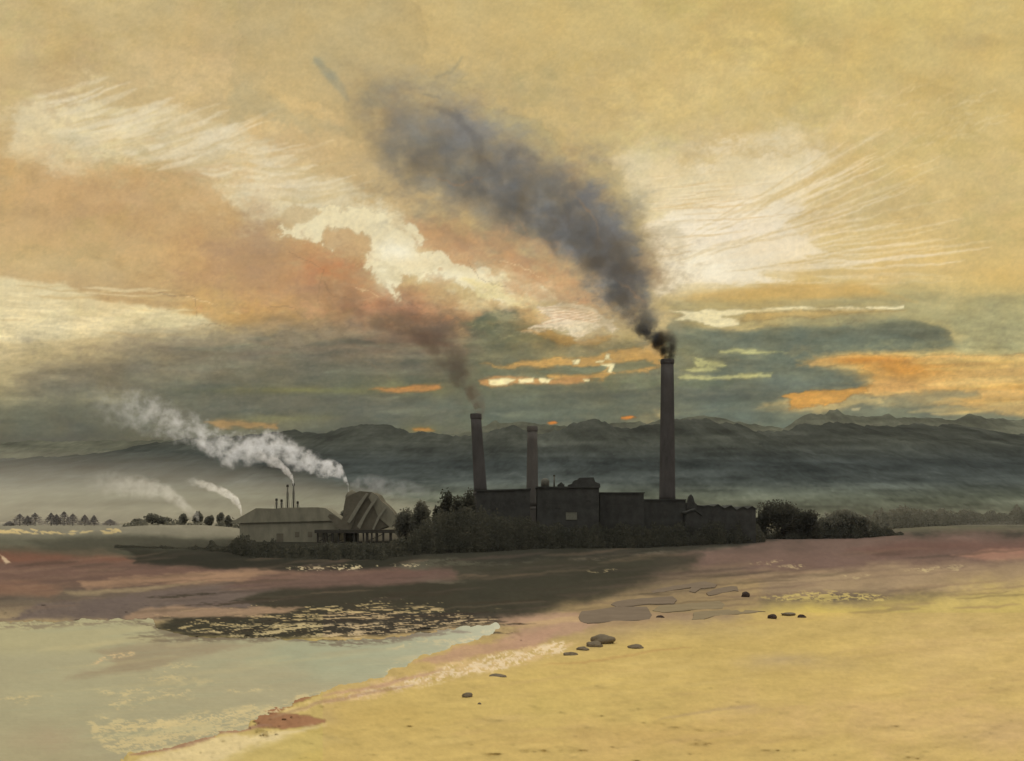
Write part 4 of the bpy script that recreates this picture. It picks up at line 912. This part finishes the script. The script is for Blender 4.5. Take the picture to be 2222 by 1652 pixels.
# ================================================================== THE WORKS
def base_at(u, d): p_ = P(u, 0, d); p_.z = 0; return p_
def px(u, v, d, o): q = P(u, v, d); return (q.x-o.x, q.z)
def chimney(u, vtop, vbase, wtop, wbase, d, mat, label, lean=0.0, flare=1.1):
    k = d/F; o = base_at(u, d); zt = P(u, vtop, d).z; zb = P(u, vbase, d).z
    root = empty("chimney", o); tag(root, label, "chimney", "factory chimneys")
    rb, rt = wbase*k/2, wtop*k/2
    capz = zt-2.4
    prof = [(rb, zb), (rb*.97, zb+2)]
    for i in range(1, 9):
        t_ = i/8; prof.append((rb*.97+(rt*.94-rb*.97)*t_, zb+2+(capz-zb-2)*t_))
    MB().lathe(prof, 28, lean=lean).build("shaft", mat, root, True)
    MB().lathe([(rt*.98, capz+.0), (rt*1.04, capz+.5), (rt*1.04, capz+1.6), (rt*.99, zt-.2), (rt*.95, zt)], 28, lean=lean).build("crown_band", mat, root, False)
    MB().lathe([(rb*flare, 0), (rb*flare, zb-1.2), (rb*flare*1.05, zb-1.0), (rb*flare*1.05, zb-.2), (rb*1.02, zb+.004)], 28, lean=lean).build("plinth", mat, root, False)
    for q in ():
        zz = zb+(capz-zb)*q; rr_ = rb*.97+(rt*.94-rb*.97)*q+.10
        MB().lathe([(rr_, zz), (rr_, zz+.5)], 28, lean=lean).build("iron_band", M_BAND, root, False)
    return root
chimney(1448, 780, 1086, 29, 36, 545, M_BRICK, "tallest brick chimney with dark smoke pouring from its mouth")
chimney(1050, 898, 1068, 24, 29, 475, M_BRICK, "leaning left hand chimney giving brown smoke", lean=-.062*1.0)
chimney(1155, 925, 1100, 23, 27, 485, M_BRICKP, "faint pale middle chimney without smoke")

def block(name, prof, d, depth, label, wall=M_SOOT, roof=M_ROOF, roofprof=None, wins=(), cat="building", wmat=M_GLASS):
    "prof: front outline in image pixels (counter-clockwise, starting bottom left)"
    u0 = prof[0][0]; o = base_at(u0, d); root = empty(name, o); tag(root, label, cat)
    pr = [px(a, b, d, o) for a, b in prof]
    pr = [(x, 0.0 if b >= 1198 else z) for (x, z), (a, b) in zip(pr, prof)]
    MB().prism(pr, 0, depth).build("wall", wall, root)
    if roofprof:
        rp_ = [px(a, b, d, o) for a, b in roofprof]
        MB().prism(rp_, -.5, depth+.5).build("roof", roof, root)
    for wi in wins:
        a, b, c_, e_ = wi[:4]
        x0, z1 = px(a, b, d, o); x1, z0 = px(c_, e_, d, o)
        f = MB(); t_ = .18
        f.box(x0-t_, x0, -.14, -.003, z0, z1); f.box(x1, x1+t_, -.14, -.003, z0, z1); f.box(x0-t_, x1+t_, -.14, -.003, z1, z1+t_); f.box(x0-t_, x1+t_, -.22, -.003, z0-t_, z0)
        wf = f.build("window", M_SOOT, root)
        p_ = MB(); p_.box(x0, x1, -.05, -.002, z0, z1); p_.build("pane", wi[4] if len(wi) > 4 else wmat, wf)
        if len(wi) > 5: wf["label"] = wi[5]
    return root, o
def flat(u0, u1, vt): return [(u0, 1201), (u1, 1201), (u1, vt), (u0, vt)]
def slab(u0, u1, vt, th=3, ov=2): return [(u0-ov, vt-.05), (u1+ov, vt-.05), (u1+ov, vt-th), (u0-ov, vt-th)]
block("engine_house", [(1034,1201),(1150,1201),(1150,1063),(1034,1067)], 448, 16, "long flat roofed engine house between left and middle chimneys",
      roofprof=[(1032,1066.9),(1152,1062.9),(1152,1060),(1032,1064)], wins=[(1064,1088,1074,1104),(1086,1088,1096,1104),(1108,1088,1118,1104)])
block("boiler_house", flat(1166, 1300, 1059), 446, 24, "tall black boiler house right of the middle chimney", roofprof=slab(1166, 1300, 1059, 3),
      wins=[(1184,1086,1194,1102),(1206,1086,1216,1102),(1228,1112,1252,1128,M_PALE,"pale window with torn edge"),(1272,1086,1282,1102)])
r_b, o_b = block("coal_hopper", [(1234,1056.5),(1303,1056.5),(1302,1050),(1292,1046),(1288,1036),(1257,1037),(1254,1041),(1246,1043),(1242,1050),(1234,1052)], 449, 9, "stepped black hopper house on the boiler house roof",
      wall=M_SOOT, cat="hopper")
block("mill_hall", flat(1302, 1397, 1071), 462, 42, "lower mill hall with straight roof right of the boiler house", roofprof=slab(1303, 1397, 1071, 2.5), wins=[(1316,1094,1326,1110),(1340,1094,1350,1110),(1364,1094,1374,1110)])
block("pump_house", flat(1397, 1488, 1086), 496, 34, "low pump house at the foot of the tallest chimney", roofprof=slab(1400, 1487, 1086, 2.5), wins=[(1412,1106,1422,1122),(1440,1106,1450,1122)])
block("turret", [(1489.5,1201),(1512,1201),(1512,1094),(1508,1092),(1504,1078),(1500,1073),(1496,1078),(1493,1090),(1489.5,1092)], 504, 4, "small pointed turret at right end of the works", wall=M_SOOT, cat="turret", wins=[(1497,1098,1503,1108)])
block("lean_to", [(1486,1201),(1524,1201),(1522,1120),(1508,1108),(1488,1116)], 490, 6, "dark lean-to standing forward of the turret", roofprof=[(1484,1115.5),(1508,1107.6),(1524,1119.6),(1524,1117),(1508,1104),(1484,1112)], wins=[(1496,1130,1504,1144)])
pr = [(1513,1201),(1640,1201),(1640,1106)]
teeth = [(1632,1100),(1622,1106),(1612,1101),(1598,1108),(1586,1098),(1572,1105),(1558,1096),(1548,1101),(1536,1098),(1526,1100),(1513,1098)]
block("sawtooth_shed", pr+teeth, 520, 20, "long shed with a jagged sawtooth roof left of the big tree",
      roofprof=[(1514,1097.9)]+[(a, b-.1) for a, b in reversed(teeth[:-1])]+[(1641,1105.9),(1641,1104)]+[(a, b-2) for a, b in teeth], wins=[(1536,1122,1546,1134),(1566,1122,1576,1134),(1596,1122,1606,1134)])
# things on the boiler house roof
k = 399/F
def on_roof(u, v): q = P(u, v, 453); return q
q = on_roof(1183, 1056); root = empty("water_tank", q); tag(root, "round topped pale tank on the boiler house roof", "tank")
kk = 453/F
MB().lathe([(9*kk, .0), (9*kk, 11*kk), (8*kk, 15*kk), (4*kk, 17.5*kk), (.2, 18*kk)], 20).build("tank_body", M_IRON, root, True)
MB().box(-9.5*kk, 9.5*kk, -9.5*kk, 9.5*kk, -.5, -.002).build("stand", M_BAND, root)
q = on_roof(1202.5, 1056); root = empty("vent_stack", q); tag(root, "thin iron stack between the tank and the little gable", "stack")
MB().lathe([(1.9*kk, -.3), (1.5*kk, 22*kk)], 10).build("pipe", M_IRON, root, True); MB().lathe([(2.3*kk, 22*kk), (2.3*kk, 24*kk), (.1, 25.5*kk)], 10).build("cowl", M_BAND, root)
q = on_roof(1217, 1056); root = empty("roof_lantern", q); tag(root, "little gabled lantern left of the hopper house", "lantern")
MB().prism([(-7*kk, -.3), (7*kk, -.3), (7*kk, 3*kk), (-7*kk, 3*kk)], -2, 2).build("wall", M_SOOT, root)
MB().prism([(-8*kk, 3*kk), (8*kk, 3*kk), (0, 9*kk)], -2.3, 2.3).build("roof", M_ROOF, root)

# long shed with thin stacks
o = base_at(560, 540); root = empty("long_shed", o); tag(root, "long olive grey shed with sloping left end and thin stacks on top", "shed")
D = 540
def X_(u, v): return px(u, v, D, o)
MB().prism([X_(520,1177), X_(735,1177), X_(735,1128), X_(520,1130)], 0, 15).build("wall", M_OLIVE, root)
MB().prism([X_(498,1136), X_(735,1130), X_(742,1128), X_(708,1103), X_(690,1101), X_(612,1102), X_(600,1104), X_(556,1103)], -.8, 16).build("roof", M_OLIVE, root)
for a in (640, 668, 690):
    f = MB(); x0, z0 = X_(a, 1166); f.box(x0, x0+2.2, -.08, -.003, z0, z0+2.6); wf = f.build("window", M_OLIVE2, root)
x0, z0 = X_(600, 1177); MB().box(x0, x0+3.4, -.10, -.003, 0, 4.2).build("door", M_OLIVE2, root)
for (su, sv, sb, lb) in [(624,1052,1102,"tall thin iron stack, left of the tall pair on the long shed"),(637,1049,1102,"tall thin iron stack with steam at its mouth on the long shed"),
                     (600,1082,1104,"short thin stack at left of the long shed's roof stacks"),(611,1084,1103,"short thin stack next to the tall pair on the long shed"),(646,1088,1102,"short stub stack right of the steaming stack on the long shed")]:
    q = P(su, sb, 546); h_ = P(su, sv, 546).z-q.z; r_ = empty("thin_stack", q); tag(r_, lb, "stack", "thin stacks on the long shed")
    MB().lathe([(.42, -.8), (.36, h_-1.2)], 8).build("pipe", M_IRON, r_, True); MB().lathe([(.62, h_-1.2), (.62, h_-.5), (.5, h_)], 8).build("collar", M_BAND, r_)
    for s_ in (-1, 1): MB().beam((s_*1.1, 0, -.8), (s_*.35, 0, h_*.7), .12).build("stay", M_BAND, r_)

# striped barn on a timber staging
o = base_at(790, 535); D = 535; root = empty("striped_barn", o); tag(root, "humped barn with pale diagonal stripes above a timber staging", "barn")
def fan(mb, prof, y0, y1, cy=None): mb.prism(prof, y0, y1)
b_ = MB(); b_.prism([X_(a, c) for a, c in [(757,1157),(820,1150),(862,1136),(850,1112),(838,1098),(826,1088),(818,1074),(806,1068),(780,1066),(766,1072),(750,1080),(746,1100),(744,1122),(735,1140)]], 0, 22)
b_.build("wall", M_OLIVE2, root)
b_ = MB(); b_.prism([X_(a, c) for a, c in [(848,1146),(868,1136),(853,1110),(842,1098),(828,1088),(820,1076),(808,1068),(800,1080),(812,1100),(822,1124)]], -.6, -.01)
b_.build("side_skirt", M_OLIVE, root)
b_ = MB(); b_.prism([X_(a, c) for a, c in [(712,1121),(716,1116),(724,1117),(742,1130),(756,1118),(772,1092),(786,1073),(796,1074),(778,1108),(764,1146),(752,1156),(734,1146)]], -1.4, -.62)
b_.build("chute", M_OLIVE2, root)
for q_ in [[(755,1132),(762,1120),(780,1090),(796,1070),(801,1071),(784,1098),(766,1128),(760,1136)],
           [(782,1148),(776,1142),(790,1118),(806,1092),(818,1078),(822,1080),(808,1100),(794,1122)],
           [(812,1150),(809,1148),(820,1122),(838,1098),(840,1101),(826,1122)]]:
    x = [X_(a, c) for a, c in reversed(q_)]
    x = list(reversed(x)) if False else x
    MB().prism(x[::-1], -2.1, -1.5).build("stripe", M_STRIP, root)
MB().lathe([(3.3, 0), (3.3, P(0,1072,535).z-1), (2.4, P(0,1069,535).z), (.3, P(0,1067,535).z+.8)], 18, cx=X_(762,0)[0], cy=3.3).build("round_tower", M_OLIVE2, root, True)
o = base_at(780, 530); D = 530; root = empty("timber_staging", o); tag(root, "long timber staging on posts under the striped barn", "staging")
x0, z1 = X_(684, 1150); x1, z0 = X_(880, 1157)
MB().box(x0, x1, -2, 8, z0, z1).build("deck", M_POST, root)
for a in (690, 703, 709, 722, 735, 748, 769, 777, 789, 797, 807, 818, 832, 848, 866, 878):
    xx = X_(a, 0)[0]; w_ = .7+.5*((a*7) % 3)/2
    MB().box(xx-w_/2, xx+w_/2, -1.2, 0, 0, z0-.003).build("post", M_POST, root)
for a, b2 in ((692, 722), (735, 769), (797, 832)):
    MB().beam((X_(a,0)[0], .3, .6), (X_(b2,0)[0], .3, z0-.4), .35).build("brace", M_POST, root)

# ================================================================== STONES AND LEDGES ON THE SAND
M_STONE = solid("dark wet stone", (.060,.045,.038), .9, .35, 1.2, bump=.3)
M_STONEG = solid("grey brown stone", (.17,.138,.095), .9, .2, 1.0, bump=.3)
M_LEDGE = solid("flat mud brown ledge", (.175,.137,.100), .95, .14, .25)
def zg(v): return .9
def stone(u, v, wpx, hpx, label, mat, seed, rz=0):
    wpx *= 1.15; hpx *= 1.2; z = .86; d_ = gd(v+hpx*.5, z); k_ = d_/F
    me = bpy.data.meshes.new("stone"); b = bmesh.new(); bmesh.ops.create_icosphere(b, subdivisions=3, radius=1)
    for v_ in b.verts:
        n_ = v_.co.normalized(); q_ = 1+.30*mnoise.noise(n_*1.4+Vector((seed*3.1, 0, seed)))+.10*mnoise.noise(n_*4+Vector((seed, 5, 0)))
        v_.co = Vector((n_.x*q_*wpx*k_, n_.y*q_*wpx*k_*.8, max(n_.z*q_*hpx*k_*.92+hpx*k_*.55, -.25)))
    b.to_mesh(me); b.free()
    o_s = link("stone", me, mat, None, True); o_s.location = ((u-U0)/F*d_, d_, z-.05); o_s.rotation_euler.z = rz
    tag(o_s, label, "stone"); return o_s
for i, a in enumerate([(1618,1292,8,7,"round black stone right of the upper ledges",M_STONE),(1433,1340,8,4.5,"small black stone below the middle ledges",M_STONE),
        (1676,1339,9,6,"dark angular stone, first of the three far right ones",M_STONE),(1711,1333,13,4,"slim slanting stone in the middle of the three far right ones",M_STONEG),(1740,1338,8,4.5,"small pointed stone, last of the three far right ones",M_STONE),
        (1238,1420,13,5.5,"flat oval stone at lower left of the big boulder",M_STONEG),(1265,1409,12,6,"stone between the flat oval one and the big boulder",M_STONEG),(1309,1390,23,12,"biggest boulder on the sand, grey brown and humped",M_STONEG),
        (1290,1400,16,8,"lump at left foot of the biggest boulder",M_STONEG),(1379,1404,16,5.5,"slender stone alone right of the biggest boulder",M_STONEG),(1079,1468,18,5.5,"long flat stone near the cream shore wash",M_STONEG),
        (1014,1508,10,6,"small slanting stone lower left on the sand",M_STONEG),(1040,1527,4,3.5,"tiny pebble nearest the viewer",M_STONEG)]):
    stone(a[0], a[1], a[2], a[3], a[4], a[5], i+1)
def ledge(pts, label, th, mat=None, seed=0):
    z = .9
    P_ = []
    n = len(pts)
    for i in range(n):
        a = pts[i]; b = pts[(i+1) % n]
        for t_ in (0, .25, .5, .75):
            uu = a[0]+(b[0]-a[0])*t_; vv = a[1]+(b[1]-a[1])*t_
            uu += 3.0*mnoise.noise(Vector((uu/14, vv/9, seed))); vv += 1.3*mnoise.noise(Vector((uu/12, vv/8, seed+9)))
            P_.append(((uu-U0)/F*gd(vv, z), gd(vv, z)))
    cx = sum(p_[0] for p_ in P_)/len(P_); cy_ = sum(p_[1] for p_ in P_)/len(P_)
    n = len(P_); vs = []
    for s_, zz in ((1.0, -.35), (1.0, th*.6), (.97, th)):
        vs += [((x-cx)*s_, (y-cy_)*s_, zz) for x, y in P_]
    fs = [(i+r*n, (i+1) % n+r*n, (i+1) % n+(r+1)*n, i+(r+1)*n) for r in (0, 1) for i in range(n)]
    fs.append(tuple(2*n+i for i in range(n))); fs.append(tuple(reversed(range(n))))
    me = bpy.data.meshes.new("rock_ledge"); me.from_pydata(vs, [], fs)
    b = bmesh.new(); b.from_mesh(me); bmesh.ops.recalc_face_normals(b, faces=b.faces); bmesh.ops.triangulate(b, faces=[f for f in b.faces if len(f.verts) > 4]); b.to_mesh(me); b.free()
    o_ = link("rock_ledge", me, mat or M_LEDGE); o_.location = (cx, cy_, z); tag(o_, label, "ledge"); return o_
M_LEDGE2 = solid("pale mud ledge", (.225,.18,.112), .95, .12, .25)
ledge([(1412,1284),(1430,1278),(1470,1271),(1530,1262),(1556,1270),(1552,1276),(1520,1278),(1508,1286),(1496,1284),(1500,1276),(1450,1284),(1416,1289)], "thin uppermost ledge on the sand, ragged at its right end", .10, seed=1)
ledge([(1533,1288),(1545,1281),(1590,1272),(1600,1274),(1603,1284),(1590,1283),(1545,1293),(1536,1293)], "short slanting ledge beside the round black stone", .10, seed=2)
ledge([(1326,1312),(1336,1306),(1390,1300),(1460,1295),(1468,1303),(1464,1311),(1410,1312),(1340,1319)], "long brown ledge in the second row from the top", .10, seed=3)
ledge([(1254,1340),(1262,1328),(1300,1324),(1340,1317),(1404,1318),(1414,1336),(1410,1346),(1330,1350),(1276,1354),(1260,1350)], "broadest brown ledge at lower left of the group", .10, seed=4)
ledge([(1416,1326),(1430,1316),(1500,1310),(1562,1306),(1573,1314),(1568,1322),(1500,1325),(1440,1330)], "paler long ledge right of the broadest one", .10, M_LEDGE2, 5)
ledge([(1502,1346),(1506,1330),(1560,1326),(1600,1324),(1660,1328),(1600,1334),(1550,1338),(1528,1345)], "palest thin ledge tapering to a point at right", .10, M_LEDGE2, 6)

# ================================================================== MIST AND HAZE
def volume_mat(name, colr, dens, aniso=0.0):
    m, N, L = mat_new(name); o_ = N.new("ShaderNodeOutputMaterial"); v_ = N.new("ShaderNodeVolumePrincipled")
    v_.inputs['Color'].default_value = (*colr, 1); v_.inputs['Density'].default_value = dens; v_.inputs['Anisotropy'].default_value = aniso
    L.new(v_.outputs[0], o_.inputs['Volume']); return m
tops = [(-1500,60),(-600,120),(0,128),(400,118),(650,92),(850,52),(1050,20),(1300,8),(1700,8),(2222,14),(3000,14),(4200,8)]
vs = []; n = len(tops); lv = [(0, 0.0), (.25, .30), (.5, .58), (.75, .82), (1, 1)]
for a, hh in tops:
    d0_, d1_ = 900+500*(1-hh/128), 2700
    ring = [(d0_+(1800-d0_)*q, hh*z_-.8) for z_, q in lv]+[(d1_-(d1_-1800)*q, hh*z_-.8) for z_, q in reversed(lv[:-1])]
    vs += [((a-U0)/F*1800, dd, zz) for dd, zz in ring]
m_ = len(ring); fs = []
for i in range(n-1):
    for j in range(m_): fs.append((i*m_+j, i*m_+(j+1) % m_, (i+1)*m_+(j+1) % m_, (i+1)*m_+j))
fs.append(tuple(reversed(range(m_)))); fs.append(tuple((n-1)*m_+j for j in range(m_)))
me = bpy.data.meshes.new("mist"); me.from_pydata(vs, [], fs)
b = bmesh.new(); b.from_mesh(me); bmesh.ops.recalc_face_normals(b, faces=b.faces); b.to_mesh(me); b.free()
mist = link("mist", me, volume_mat("valley mist", (1.0,.93,.78), 5.5e-4)); tag(mist, "pale mist lying in the valley before the hills", "mist", kind="stuff")
b_ = MB(); b_.box(-6400, 6400, -300, 6300, -4.0, 640)
haze = b_.build("haze", volume_mat("evening haze", (.90,.95,.98), 1.4e-5)); haze["kind"] = "stuff"; haze["label"] = "thin evening haze"
